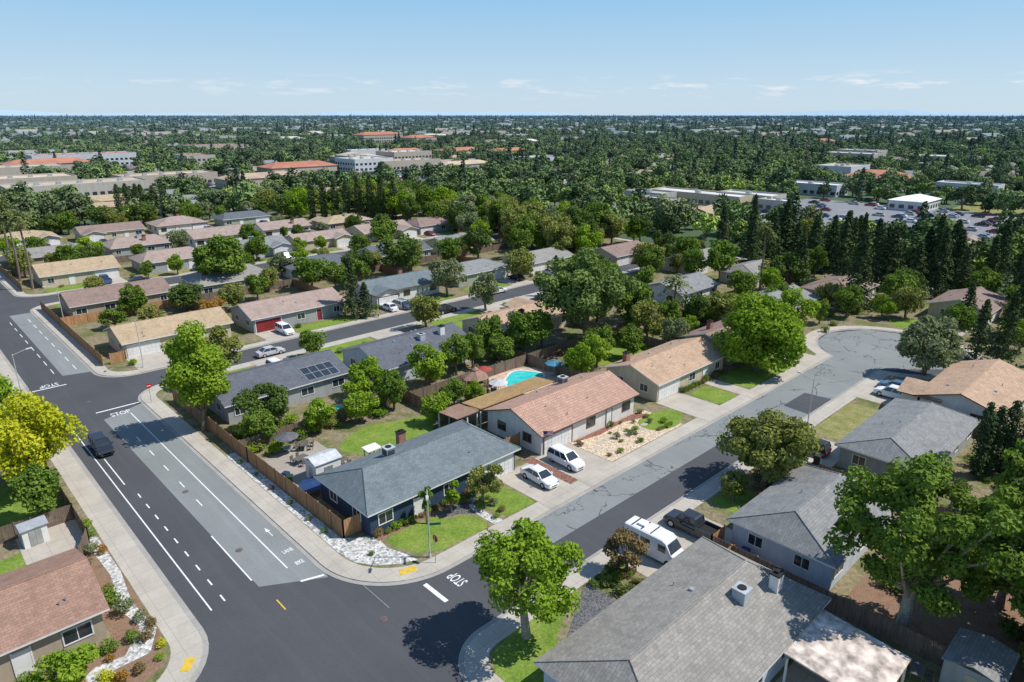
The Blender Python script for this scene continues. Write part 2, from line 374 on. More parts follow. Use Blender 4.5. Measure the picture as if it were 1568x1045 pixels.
# ------------------------------------------------------------------ houses
QC=random.Random(99)
def house(x0,x1,y0,y1,front=-1,roof='grey',wall='white',style='gable',garage='hi',wing=0,chim=None,ac=None,sl=.33,ze=2.75,name='ranch_house',drive=None,lawn='lawn',gd='trim',seed=None):
    q=random.Random(seed if seed is not None else int(x0*13+y0*7))
    W=x1-x0;D=y1-y0;w=W/2;d=D/2; cx=(x0+x1)/2;cy=(y0+y1)/2
    rot=0 if front<0 else math.pi
    E=empty(name,(cx,cy,ZB),rot)
    rm=roofm(roof);wm=wallm(wall);tm=M['trim'] if wall!='white' else plain('brown_trim',(.16,.10,.07))
    o=.5; th=.16; zr=ze+d*sl
    rb=MB(); wb=MB(); tb=MB(); gb=MB(); db=MB()
    if style=='gable':
        A=[(-d,ze-th),(-d,ze),(0,zr),(d,ze),(d,ze-th),(0,zr-th)]
        for (i,j,mm) in ((0,1,1),(1,2,0),(2,3,0),(3,4,1),(4,5,1),(5,0,1)):
            a,c=A[i],A[j]; rb.poly([(-w,a[0],a[1]),(w,a[0],a[1]),(w,c[0],c[1]),(-w,c[0],c[1])],mm)
        for X in(-w,w):
            rb.poly([(X,)+A[0],(X,)+A[1],(X,)+A[2],(X,)+A[5]],1); rb.poly([(X,)+A[5],(X,)+A[2],(X,)+A[3],(X,)+A[4]],1)
        zw=ze-th+o*sl-.01
        pent=[(-d+o,0),(d-o,0),(d-o,zw),(0,zr-th-.01),(-d+o,zw)]
        wb.hex([(-w+o,a,c) for a,c in pent],[(w-o,a,c) for a,c in pent])
        rb.beam((-w,0,zr+.0),(w,0,zr+.0),.09,0)
    else:
        hx=w-d if style=='hip' else w-d*.55
        T=[(-hx,0,zr),(hx,0,zr)]; C=[(-w,-d,ze),(w,-d,ze),(w,d,ze),(-w,d,ze)]; Lw=[(c[0],c[1],ze-th) for c in C]
        rb.poly([C[0],C[1],T[1],T[0]]); rb.poly([C[2],C[3],T[0],T[1]]); rb.poly([C[1],C[2],T[1]]); rb.poly([C[3],C[0],T[0]])
        for i in range(4): rb.poly([Lw[i],Lw[(i+1)%4],C[(i+1)%4],C[i]],1)
        rb.poly(Lw[::-1],1)
        for c_,t_ in ((0,0),(3,0),(1,1),(2,1)): rb.beam(C[c_],T[t_],.07,0)
        rb.beam(T[0],T[1],.08,0)
        wb.box(-w+o,w-o,-d+o,d-o,0,ze-th-.01)
    gs=1 if garage=='hi' else -1
    if front>0: gs=-gs
    gw=6.6; gx=gs*(w-gw/2)
    yf=-d+o
    if wing:
        hw=gw/2; zt=ze+hw*sl
        A=[(-hw,ze-th),(-hw,ze),(0,zt),(hw,ze),(hw,ze-th),(0,zt-th)]
        ya=-d-wing; yb=-d+hw
        for (i,j,mm) in ((0,1,1),(1,2,0),(2,3,0),(3,4,1),(4,5,1),(5,0,1)):
            a,c=A[i],A[j]
            rb.poly([(gx+a[0],ya,a[1]+.012),(gx+a[0],yb,a[1]+.012),(gx+c[0],yb,c[1]+.012),(gx+c[0],ya,c[1]+.012)],mm)
        for h in ((0,1,2,5),(5,2,3,4)): rb.poly([(gx+A[i][0],ya,A[i][1]+.012) for i in h],1)
        zw=ze-th+o*sl-.01
        pent=[(-hw+o,0),(hw-o,0),(hw-o,zw),(0,zt-th-.01),(-hw+o,zw)]
        wb.hex([(gx+a,ya+o,c) for a,c in pent],[(gx+a,-d+o+.3,c) for a,c in pent])
        yf=ya+o
    db.box(gx-2.4,gx+2.4,yf-.05,yf+.02,0,2.15)
    for k in range(4):
        for j in range(8): db.box(gx-2.35+j*.59,gx-1.85+j*.59,yf-.075,yf-.052,.08+k*.52,.5+k*.52)
    tb.box(gx-2.55,gx-2.403,yf-.08,yf+.02,0,2.3); tb.box(gx+2.403,gx+2.55,yf-.08,yf+.02,0,2.3); tb.box(gx-2.4,gx+2.4,yf-.08,yf+.02,2.153,2.3)
    def win(u,v,z,ww,hh,side):
        def bx(B,a0,a1,z0,z1,p0,p1):
            if side=='f': B.box(a0,a1,v-p1,v-p0,z0,z1)
            elif side=='b': B.box(a0,a1,v+p0,v+p1,z0,z1)
            elif side=='l': B.box(v-p1,v-p0,a0,a1,z0,z1)
            else: B.box(v+p0,v+p1,a0,a1,z0,z1)
        bx(gb,u-ww/2,u+ww/2,z,z+hh,-.02,.02)
        f=.09
        bx(tb,u-ww/2-f,u-ww/2+.003,z-f,z+hh+f,-.01,.06); bx(tb,u+ww/2-.003,u+ww/2+f,z-f,z+hh+f,-.01,.06)
        bx(tb,u-ww/2+.003,u+ww/2-.003,z-f,z,-.01,.06); bx(tb,u-ww/2+.003,u+ww/2-.003,z+hh,z+hh+f,-.01,.06)
        bx(tb,u-.03,u+.03,z+.001,z+hh-.001,.021,.045)
    us=[u for u in np.linspace(-w+2.2,w-2.2,max(3,int(W/3.6))) if abs(u-gx)>3.9]
    for i,u in enumerate(us):
        if i==len(us)//2:
            db.box(u-.5,u+.5,-d+o-.05,-d+o+.02,0,2.05); tb.box(u-.62,u-.503,-d+o-.07,-d+o+.02,0,2.15); tb.box(u+.503,u+.62,-d+o-.07,-d+o+.02,0,2.15)
        else: win(u,-d+o,.95,q.choice([1.5,1.8,1.2]),1.1,'f')
    for u in np.linspace(-w+2,w-2,max(3,int(W/4))): win(u,d-o,1.0,q.choice([1.2,1.8]),1.0,'b')
    for u in (-d*.45,d*.4):
        win(u,-w+o,1.05,1.3,1.,'l'); win(u,w-o,1.05,1.3,1.,'r')
    wb.obj('walls',[wm],E); rb.obj('roof',[rm,tm],E); tb.obj('window_frames',[tm],E); gb.obj('windows',[M['glass']],E)
    db.obj('garage_door_and_door',[M['trim'] if gd=='trim' else plain('red_door',(.25,.03,.03))],E)
    vb=MB()
    for k in range(q.randint(4,8)):
        u=q.uniform(-w+2,w-2); v=q.choice([-1,1])*q.uniform(.8,d-1); z=zr-abs(v)*sl
        if style!='gable' and abs(u)>w-d: continue
        if q.random()<.6: vb.cyl((u,v,z-.1),(u,v,z+.35),.06,.06,8)
        else: vb.box(u-.17,u+.17,v-.17,v+.17,z-.1,z+.15)
    if vb.v: vb.obj('roof_vents',[M['metal']],E)
    if ac is not None:
        u,v=ac; z=zr-abs(v)*sl
        a=MB(); a.box(u-.5,u+.5,v-.5,v+.5,z-.25,z+.85); a.box(u-.56,u+.56,v-.56,v+.56,z+.853,z+.93)
        for k in range(6): a.box(u-.45,u+.45,v-.53,v-.503,z+.1+k*.11,z+.15+k*.11,1); a.box(u-.53,u-.503,v-.45,v+.45,z+.1+k*.11,z+.15+k*.11,1)
        a.cyl((u,v,z+.93),(u,v,z+1.0),.33,.33,12,1); a.obj('rooftop_cooler',[plain('cooler_metal',(.42,.45,.47),.5),M['dark']],E)
    if chim is not None:
        u,v=chim; z=max(ze,zr-abs(v)*sl)
        a=MB(); a.box(u-.45,u+.45,v-.35,v+.35,0 if abs(v)>=d-.6 else z-.4,z+1.3); a.box(u-.52,u+.52,v-.42,v+.42,z+1.303,z+1.42,1); a.box(u-.2,u+.2,v-.15,v+.15,z+1.423,z+1.6,1)
        a.obj('chimney',[M['brick'] if wall!='pale' else M['trim'],M['dark']],E)
    wx=cx+(gx if front<0 else -gx)
    if drive is not None:
        yfw=cy+front*(d-o+wing*1.0) ; yk=drive
        a,bq=min(yfw,yk),max(yfw,yk)
        sheet('driveway',rect(wx-2.9,wx+2.9,a,bq),ZD,M['drive'])
        if QC.random()<.6: car(QC.choice(['sedan','suv','suv','pickup']),wx+QC.choice([-1.4,1.4]),yfw+front*3.4,H_*QC.choice([-1,1]),QC.choice([WHITE,WHITE,SIL,BLK,(.25,.03,.03),(.06,.10,.2)]))
        yi=yk-front*1.9
        lo,hi=min(yfw+front*1.2,yi),max(yfw+front*1.2,yi)
        if gs*(1 if front<0 else -1)>0: sheet('lawn',rr(x0+.3,wx-3.6,lo,hi,(1,1,1,1),5),ZL,M[lawn])
        else: sheet('lawn',rr(wx+3.6,x1-.3,lo,hi,(1,1,1,1),5),ZL,M[lawn])
    return E
house(27.9,47.6,48.7,59.0,-1,'blue','navy','semihip','hi',0,chim=(1.0,5.15),ac=(-3.0,1.5),sl=.36,seed=1)
house(51.2,69.8,49.0,59.4,-1,'tile','white','gable','lo',0,chim=None,ac=(3.6,3.4),sl=.36,seed=2)
house(74,92.3,48.9,58.9,-1,'orange','cream','gable','lo',0,chim=(-6,3),sl=.35,seed=3)
house(94.5,110,49.5,59.5,-1,'brown','tan','gable','hi',0,chim=(-3,2),seed=4)
house(26.5,47.5,14.6,25.8,1,'beige','pale','semihip','hi',0,ac=(-3.8,1.6),chim=(-7.2,2.6),sl=.36,seed=5)
house(51.5,66.6,15.8,25.8,1,'grey','pale','semihip','hi',0,ac=(-4.6,2.0),sl=.38,seed=6)
house(73.8,93,15.6,25.2,1,'grey','gray','semihip','lo',0,seed=7)
house(95.7,114.5,13.5,24,1,'orange','white','gable','lo',2,seed=8)
house(118,133,2,13,1,'brown','cream','gable','lo',0,seed=88)
house(28.2,46.5,82.5,94,1,'slate','gray','gable','hi',0,drive=104,seed=9)
house(50,68,79.5,92.5,1,'slate','pale','gable','hi',0,chim=(-5,2),ac=(-1,2),drive=104,seed=10)
house(74,93.5,81.5,92,1,'orange','cream','gable','hi',2,drive=104,chim=(2,3),seed=11)
house(97.5,114,82,93,1,'grey','tan','gable','lo',0,drive=104,seed=12)
house(26,44.2,118.6,129.5,-1,'tan','cream','gable','lo',0,drive=111,seed=13)
house(47,66.5,117.6,128.6,-1,'pink','gray','gable','lo',0,drive=111,gd='red',seed=14)
house(72.5,91,118.5,129,-1,'blue','white','gable','lo',2,chim=(3,2),drive=111,seed=15)
house(96,113.5,119,129.5,-1,'grey','sage','hip','hi',0,drive=111,seed=16)
house(117,134,117,128,-1,'beige','cream','gable','lo',0,drive=111,seed=17)
house(140,156,108,119,-1,'brown','tan','gable','lo',0,seed=18)
rc=['brown','pink','grey','pink','beige','slate','brown','blue','tan','pink']
wc=['cream','white','tan','gray','cream','sage','pale']
def row(y0,y1,front,kerb,xs,s0):
    q=random.Random(s0)
    for i,x in enumerate(xs):
        ww=q.uniform(16,19); r=q.choice(rc)
        house(x,x+ww,y0+q.uniform(-1,1),y1+q.uniform(-1,1),front,r,q.choice(wc),q.choice(['gable','gable','hip','semihip']),q.choice(['lo','hi']),q.choice([0,2,0,3]),
          chim=(q.uniform(-4,4),q.uniform(1,3)) if q.random()<.4 else None,ac=(q.uniform(-4,4),q.uniform(-2,2)) if q.random()<.4 else None,drive=kerb,lawn=q.choice(['lawn','lawn','lawn2']),seed=s0+i)
house(25.3,44.4,150,161.5,1,'brown','tan','gable','hi',0,drive=168.5,seed=19)
row(150,161.5,1,168.5,[49.5,72,95,117],50)
house(26.5,43.5,184,196,-1,'tan','cream','gable','hi',0,drive=177,seed=20)
row(184,195.5,-1,177,[48,69,90,112,133],60)
row(211,222,1,229,[26,48,70,92,114],70)
row(244,255,-1,237,[26,48,70,92],80)
for (a,b_,c,d_,f,r,w_,st) in ((118,133,74,85,1,'grey','white','gable'),(119,137,54,65,-1,'grey','cream','gable'),(143,158,50,61,-1,'brown','tan','hip'),
   (146,161,88,99,-1,'beige','cream','gable'),(145,160,72,82,-1,'beige','tan','semihip'),(148,163,27,38,-1,'brown','cream','gable'),(141,157,8,19,-1,'brown','tan','gable'),(140,155,-10,0,1,'rust','cream','gable'),(160,174,10,20,-1,'brown','cream','gable')):
    house(a,b_,c,d_,f,r,w_,st,'lo',0,seed=int(a))
house(-11,7.2,51.4,61.8,-1,'rust','tan','gable','lo',0,sl=.33,seed=31)
def cover(name,x0,x1,y0,y1,z0,z1,mat,post=M['trim']):
    E=empty(name,((x0+x1)/2,(y0+y1)/2,ZB)); w=(x1-x0)/2;d=(y1-y0)/2
    b=MB(); b.hex([(-w,-d,z0),(w,-d,z0),(w,d,z1),(-w,d,z1)],[(-w,-d,z0+.12),(w,-d,z0+.12),(w,d,z1+.12),(-w,d,z1+.12)]); b.obj('roof_panel',[mat],E)
    b=MB()
    for X in np.linspace(-w+.2,w-.2,3):
        for Y in (-d+.2,d-.2): b.box(X-.07,X+.07,Y-.07,Y+.07,0,min(z0,z1)-.003)
    b.obj('posts',[post],E); return E
cover('patio_cover',51.0,64.5,59.5,63.2,2.85,2.5,shingle('mossy_patio_roof',(.42,.27,.12),True))
cover('patio_cover',47.3,50.9,59.6,63.6,2.6,2.3,roofm('rust'))
cover('patio_cover',39.5,45.8,8.4,14.5,2.3,2.7,plain('worn_plywood',(.52,.44,.38),.9,.35,1.2))
cover('patio_cover',35.4,37.2,60.6,62.0,2.0,2.1,M['trim'])

# ------------------------------------------------------------------ yards of the hero lots
sheet('white_gravel_bed',[(24.95,75),(24.95,49.4),(25.3,47.0),(26.4,45.3),(28.2,44.0),(29.6,43.4),(29.2,45.2),(28.6,46.8),(28.9,49.2),(26.3,51),(26.1,75)],ZL,M['rocks'])
sheet('lawn',[(29.3,46.2),(30.2,44.2),(31.9,43.1),(37.4,42.9),(38.0,43.6),(37.9,45.0),(37.0,46.2),(35.6,46.7),(34.8,48.0),(33,48.3),(30,48.4),(29.1,47.6)],ZL,M['lawn'])
sheet('garden_bed',rect(28.6,44.2,48.2,49.3),ZL+.003,M['mulch'])
sheet('garden_bed',[(35.9,47),(37.4,46.4),(38.3,45.4),(38.6,47.9),(35.2,48.1)],ZL+.006,M['darkrock'])
sheet('lawn',[(40.2,43.0),(44.0,42.9),(44.1,45),(43.6,47.8),(40.6,48.0),(39.6,46.5)],ZL,M['lawn'])
sheet('front_path',[(38.3,42.8),(39.4,42.8),(39.1,45),(39.6,47.2),(41.2,49.2),(39.8,49.2),(38.6,47.3),(38.2,45)],ZP,M['rocks'])
sheet('driveway',rect(44.3,49.3,40.95,49.4),ZD,M['drive'])
sheet('red_gravel_strip',rect(49.35,50.6,43,50),ZL,M['redrock'])
sheet('driveway',rect(50.65,56.4,40.95,49.6),ZD,M['drive'])
sheet('rock_garden',[(56.5,42.9),(71,42.9),(71.4,44.5),(71,49.4),(56.5,49.4)],ZL,M['tanrock'])
sheet('red_gravel_strip',[(57,49.1),(61,48.3),(66,48.6),(70,47.4),(70,49.3),(57,49.35)],ZL+.004,M['redrock'])
sheet('lawn',blob(70.2,45.6,3.6,2.4,4,am=.06),ZD-.002,M['lawn'])
b=MB()
for i in range(8): 
    pts=blob(58+i*1.35,46.3+math.sin(i*.9)*.7,.55,.42,i,12); b.poly([(p[0],p[1],ZP) for p in pts])
b.obj('stepping_stones',[M['walk']],fix=False)
sheet('driveway',rect(74.2,79.8,40.95,49.3),ZD,M['drive'])
sheet('lawn',rr(80.2,85,42.9,48.0,(1,1,1,1)),ZL,M['lawn'])
sheet('driveway',rect(85.4,88,40.95,49.3),ZD,M['drive'])
sheet('lawn',rr(88.3,103,42.9,48.6,(1,1,1,1)),ZL,M['lawn'])
sheet('driveway',rect(104,109.5,40.95,50),ZD,M['drive'])
sheet('lawn',[(25.8,25.5),(30.2,26.4),(31.5,28.3),(34.5,29.9),(37.2,30.8),(33,31),(29.5,31),(27,30.6),(25.8,29)],ZL,M['lawn'])
sheet('dark_gravel_path',[(30.6,26),(37.5,26),(38.2,28.2),(38.2,30.9),(36.5,30.3),(33.6,28.6),(31.7,27.6)],ZL+.003,M['darkrock'])
sheet('lawn',blob(40.5,30.0,1.9,.9,3),ZL,M['lawn'])
sheet('driveway',rect(42.5,54.2,25.4,32.75),ZD,M['drive'])
sheet('lawn',rr(57,62,26.5,30.8,(1,1,1,1)),ZL,M['lawn'])
sheet('garden_bed',rect(62.3,71,26.2,30.9),ZL,M['mulch'])
sheet('driveway',rect(72.5,80,25,32.75),ZD,M['drive'])
sheet('lawn',rr(81,94,26,30.8,(1,1,1,1)),ZL,M['lawn2'])
sheet('driveway',rect(96.5,106,22,31.5),ZD,M['drive'])
sheet('patio',rect(38.5,49,5,14.8),ZL,M['drive'])
sheet('dry_yard',rect(49.8,72,-6,15),ZL-.003,M['mulch'])
sheet('dry_lawn',blob(45.5,7,4,7,77),ZD,M['lawn2'])
sheet('lawn',blob(41.8,66.3,6.2,4.0,9,rot=.2),ZL,M['lawn'])
sheet('lawn',blob(29.6,78,2.6,4.0,10),ZL,M['lawn'])
sheet('patio',rect(27,34.5,60.2,71),ZL-.003,concrete('patio_paving',(.36,.32,.27)))
sheet('pool_deck',blob(67,67.9,6.2,5.0,5,am=.05),ZL+.003,plain('tan_deck',(.52,.38,.29),.9,.15))
sheet('lawn',blob(88,66,9,4,15),ZL,M['lawn']); sheet('lawn',blob(112,70,8,5,16),ZL,M['lawn2'])
sheet('lawn',blob(141,38,4.5,3,33),ZL,M['lawn']); sheet('driveway',rect(133,148,29,33),ZD,M['drive'])
def pool(cx,cy,rx,ry,sd,rot=0,am=.13):
    E=empty('swimming_pool',(cx,cy,ZB)); o_=blob(0,0,rx+.35,ry+.35,sd,40,am,rot); i_=blob(0,0,rx,ry,sd,40,am,rot)
    b=MB(); n=40
    for k in range(n):
        j=(k+1)%n
        b.poly([(o_[k][0],o_[k][1],.07),(o_[j][0],o_[j][1],.07),(i_[j][0],i_[j][1],.07),(i_[k][0],i_[k][1],.07)])
        b.poly([(o_[k][0],o_[k][1],.0),(o_[j][0],o_[j][1],.0),(o_[j][0],o_[j][1],.07),(o_[k][0],o_[k][1],.07)])
    b.obj('coping',[plain('pool_coping',(.66,.62,.56),.8)],E)
    b=MB(); b.poly([(p[0],p[1],.045) for p in i_]); b.obj('water',[M['water']],E,fix=False)
pool(66.9,68.0,3.7,3.0,21,.4); pool(39.6,77.5,2.6,1.4,22,.2,.05)
E=empty('gazebo',(58.8,69.6,ZB)); b=MB(); hexp=[(2.1*math.cos(i*math.pi/3),2.1*math.sin(i*math.pi/3)) for i in range(6)]
for i in range(6):
    a,c=hexp[i],hexp[(i+1)%6]; b.poly([(a[0],a[1],2.3),(c[0],c[1],2.3),(.5*c[0]*.5,.5*c[1]*.5,3.3),(.5*a[0]*.5,.5*a[1]*.5,3.3)]); 
    b.poly([(a[0]*.28,a[1]*.28,3.4),(c[0]*.28,c[1]*.28,3.4),(0,0,3.95)])
b.obj('roof',[roofm('rust')],E)
b=MB()
for a in hexp: b.box(a[0]*.9-.07,a[0]*.9+.07,a[1]*.9-.07,a[1]*.9+.07,0,2.3)
b.obj('posts',[M['fence']],E)
def shed(x,y,w,d,h,rot=0,rm=None,wm=None,name='garden_shed'):
    E=empty(name,(x,y,ZB),rot); b=MB(); b.box(-w/2,w/2,-d/2,d/2,0,h); b.obj('walls',[wm or M['trim']],E)
    b=MB(); s=.4
    for sg in(-1,1): b.hex([(-w/2-.15,0,h+s-.05),(w/2+.15,0,h+s-.05),(w/2+.15,sg*(d/2+.15),h-.1),(-w/2-.15,sg*(d/2+.15),h-.1)],[(-w/2-.15,0,h+s+.03),(w/2+.15,0,h+s+.03),(w/2+.15,sg*(d/2+.15),h-.02),(-w/2-.15,sg*(d/2+.15),h-.02)])
    b.obj('roof',[rm or M['metal']],E)
    b=MB(); b.box(-.5,-.02,-d/2-.05,-d/2+.02,.1,1.8); b.box(.02,.5,-d/2-.05,-d/2+.02,.1,1.8); b.box(-w/2-.05,-w/2+.02,-.35,.35,.1,1.75)
    b.obj('doors',[M['metal']],E)
shed(30.9,62.6,3.0,2.4,2.4,0,plain('shed_roof',(.5,.52,.53),.6)); shed(5.3,70.3,2.,1.6,1.9,.1); shed(49.8,5.2,4,3.4,2.2,0,roofm('grey'),wallm('gray'))
def fence(pts,h=1.8,mat='fence',bw=.15,name='wooden_fence'):
    b=MB()
    for (p,q) in zip(pts,pts[1:]):
        L=math.hypot(q[0]-p[0],q[1]-p[1]); dx,dy=(q[0]-p[0])/L,(q[1]-p[1])/L; nx,ny=-dy*.02,dx*.02
        n=max(1,int(L/bw)); 
        for i in range(n):
            a=i*L/n+.008; c=(i+1)*L/n-.008; hh=h+R.uniform(-.03,.03); k=R.uniform(-.6,.6)
            A=(p[0]+dx*a+nx*k,p[1]+dy*a+ny*k); C=(p[0]+dx*c+nx*k,p[1]+dy*c+ny*k)
            lo=[(A[0]-nx/2,A[1]-ny/2),(C[0]-nx/2,C[1]-ny/2),(C[0]+nx/2,C[1]+ny/2),(A[0]+nx/2,A[1]+ny/2)]
            b.hex([(u,v,ZB) for u,v in lo],[(u,v,ZB+hh) for u,v in lo])
        k=int(L/2.4)+1
        for i in range(k+1):
            a=L*i/k; x=p[0]+dx*a;y=p[1]+dy*a; b.box(x-.06,x+.06,y-.06,y+.06,ZB,ZB+h+.08)
    b.obj(name,[M[mat]],fix=False)
fence([(26.2,96),(26.2,71.5),(26.5,50.9)],1.9,'fence'); fence([(26.5,50.9),(28.4,50.9)],1.9,'fence3')
fence([(26.4,74),(49.4,74)],1.8,'fence2'); fence([(49.4,60),(49.4,80)],1.8,'fence2')
fence([(49.5,72.5),(72,72.5),(93,72.5),(112,72.5),(136,71)],1.8,'fence2',.3)
fence([(47.2,53),(51.5,53)],1.8,'fence3'); fence([(70,55),(74,55)],1.8,'fence'); fence([(92.3,55),(94.6,55)],1.8,'fence',.3)
for x in (72.2,93.4,112.5): fence([(x,59),(x,94)],1.8,'fence2',.3)
fence([(22.9,118.2),(22.9,147)],1.8,'fence3',.2); fence([(22.9,147),(45.8,147)],1.8,'fence3',.3); fence([(24,118.2),(26,118.2)],1.8,'fence3')
fence([(45.8,147),(170,147)],1.8,'fence2',.4)
for x in (45.6,69.5,93.5,115): fence([(x,130),(x,147)],1.8,'fence',.3)
fence([(22.9,147),(22.9,164)],1.8,'fence',.3); fence([(24,203.5),(150,203.5)],1.8,'fence2',.4); fence([(22.9,184),(22.9,222)],1.8,'fence',.4)
fence([(49.6,26),(49.6,4)],1.8,'fence2'); fence([(49.6,26),(51.8,26)],1.8,'fence3'); fence([(49.6,2),(90,2)],1.8,'fence2',.3); fence([(70,2),(70,25)],1.8,'fence2',.3); fence([(94.5,2),(94.5,24)],1.8,'fence2',.3)
fence([(49.5,24),(47,24)],1.8,'fence3')
fence([(-10,72),(8.9,72)],1.7,'fence2'); fence([(8.9,72),(8.9,66.5)],1.7,'fence2'); fence([(8.9,66.5),(7,62)],1.7,'fence2'); fence([(8.9,90),(8.9,72)],1.7,'fence2')
sheet('garden_bed',[(-10,44.6),(6,44.6),(8.8,46),(9.8,49),(9.85,66),(7,66),(7,51),(-10,51)],ZL,M['mulch'])
sheet('dry_creek_gravel',[(9.6,70),(8.7,66),(9.0,60),(8.2,55),(8.9,51.5),(7.2,49),(5.2,49.2),(3,47.6),(3.6,46.6),(6.2,48),(8.6,48),(9.8,50.4),(9.3,55),(9.8,60),(9.7,66)],ZL+.005,M['rocks'])
sheet('front_path',[(-4,51),(-2,46),(-.6,46.2),(-2.4,51)],ZP,M['rocks'])
sheet('lawn',rect(-8,6.8,62.6,69),ZL,M['lawn']); sheet('patio',rect(4,9,66.5,74),ZD,M['drive'])
sheet('lawn',blob(4,79,4.5,6,30),ZL,M['lawn'])

# ------------------------------------------------------------------ vegetation
def quads_mesh(name,ctr,nrm,size,tint,trunk,mats):
    n=len(ctr); nrm=nrm/np.linalg.norm(nrm,axis=1,keepdims=True)
    rs=np.random.RandomState(len(name)+n)
    t=rs.normal(size=(n,3)); t-= (t*nrm).sum(1,keepdims=True)*nrm; t/=np.linalg.norm(t,axis=1,keepdims=True); u=np.cross(nrm,t)
    s=size[:,None]
    V=np.stack([ctr-t*s,ctr-u*s*.62+nrm*s*.12,ctr+t*s,ctr+u*s*.62+nrm*s*.12],1).reshape(-1,3)
    nv=len(trunk.v); verts=np.concatenate([np.array(trunk.v).reshape(-1,3),V]) if nv else V
    faces=list(trunk.f)+(np.arange(4*n).reshape(n,4)+nv).tolist()
    me=bpy.data.meshes.new(name); me.from_pydata(verts.tolist(),[],faces)
    for m_ in mats: me.materials.append(m_)
    me.polygons.foreach_set('material_index',[1]*len(trunk.f)+[0]*n)
    a=me.color_attributes.new('tint','FLOAT_COLOR','CORNER')
    lc=len(me.loops); arr=np.zeros((lc,4),dtype=np.float32); nt_=lc-4*n; tv=np.repeat(tint,4)
    arr[nt_:,0]=tv;arr[nt_:,1]=tv;arr[nt_:,2]=tv;arr[:,3]=1; a.data.foreach_set('color',arr.ravel())
    me.update(); return me
def broad(name,seed,h,r,n,leaf,mats,lobes=24,flat=1.,base=.22,lobr=(.22,.36),trunkr=None,rin=.4,rout=.95):
    rs=np.random.RandomState(seed); cz=h*(1+base)/2; rz=h*(1-base)/2*flat
    L=[];
    while len(L)<lobes:
        v=rs.normal(size=3); v/=np.linalg.norm(v); v*=rs.uniform(rin,rout-lobr[0]*.5)
        if v[2]<-.65: continue
        L.append(v)
    L=np.array(L); lr=rs.uniform(lobr[0],lobr[1],lobes)*r
    C=L*np.array([r*rs.uniform(.9,1.08),r*rs.uniform(.9,1.08),rz]); C[:,2]+=cz
    k=rs.randint(0,lobes,n*2); d=rs.normal(size=(n*2,3)); d/=np.linalg.norm(d,axis=1,keepdims=True)
    rad=lr[k]*(.5+.62*rs.rand(n*2)**.8)
    P=C[k]+d*rad[:,None]*np.array([1,1,.8])
    keep=np.ones(n*2,bool)
    for i in range(lobes):
        q=(np.linalg.norm(P-C[i],axis=1)<lr[i]*.5)&(k!=i); keep&=~q
    ang=np.sin(P[:,0]*5.2/r+seed)*np.sin(P[:,1]*5.2/r+1.7*seed)*np.sin(P[:,2]*5.2/r+.5)
    keep&=(ang>-.4)|(rs.rand(n*2)<.25); keep&=(d[:,2]>-.55)|(rs.rand(n*2)<.5); keep&=P[:,2]>h*base*.55
    P=P[keep][:n];d=d[keep][:n];k=k[keep][:n]; n=len(P)
    nr=d*.7+rs.normal(size=(n,3))*.5+np.array([0,0,.3]); 
    lt=rs.rand(lobes); tint=np.clip(.5*lt[k]+.5*rs.rand(n),0,1)
    T=MB(); tr=trunkr or r*.055+.05
    zt=h*base+rz*.25
    lean=rs.uniform(-.04,.04,2)*h
    T.cyl((0,0,-.1),(lean[0],lean[1],zt),tr*1.25,tr*.8,8,1)
    for i in range(min(lobes,20)):
        a=Vector((lean[0],lean[1],zt*rs.uniform(.75,1))); c=Vector(C[i]); mid=a.lerp(c,.5)+Vector((0,0,.06*h*rs.uniform(-.5,1)))
        T.cyl(a,mid,tr*.5,tr*.32,5,1); T.cyl(mid,c,tr*.32,tr*.1,5,1)
    return quads_mesh(name,P,nr,leaf*rs.uniform(.6,1.35,n),tint,T,mats)
def conifer(name,seed,h,r,nb,per,leaf,mats,power=.85,base=.08,col=False):
    rs=np.random.RandomState(seed); Ps=[];Ns=[];Ti=[]
    T=MB(); T.cyl((0,0,-.1),(0,0,h*.97),r*.07+.08,.03,7,1)
    for i in range(nb):
        t=(i+rs.rand())/nb; z=h*(base+(1-base)*t); L=r*(1-t)**power*rs.uniform(.65,1.12)+.08*r
        if col: L=r*min(1,(1-t)*4)**.5*min(1,(t+.08)*5)**.5*rs.uniform(.8,1.1)
        a=i*2.399+rs.uniform(-.3,.3); q=rs.rand(per)**.7; w=L*.22*(1.1-q)+.12
        x=q*L; y=rs.normal(size=per)*w; zz=z-(q*L*.28 if not col else -q*.5)+rs.normal(size=per)*.12*(1+L*.15)
        Ps.append(np.stack([x*math.cos(a)-y*math.sin(a),x*math.sin(a)+y*math.cos(a),zz],1))
        Ns.append(np.tile([math.cos(a)*.55,math.sin(a)*.55,.6],(per,1))+rs.normal(size=(per,3))*.4); Ti.append(np.clip(rs.rand()*.5+rs.rand(per)*.5,0,1))
        if not col and i%2==0: T.cyl((0,0,z),(L*.8*math.cos(a),L*.8*math.sin(a),z-L*.2),.05,.02,4,1)
    P=np.concatenate(Ps); return quads_mesh(name,P,np.concatenate(Ns),leaf*rs.uniform(.6,1.3,len(P)),np.concatenate(Ti),T,mats)
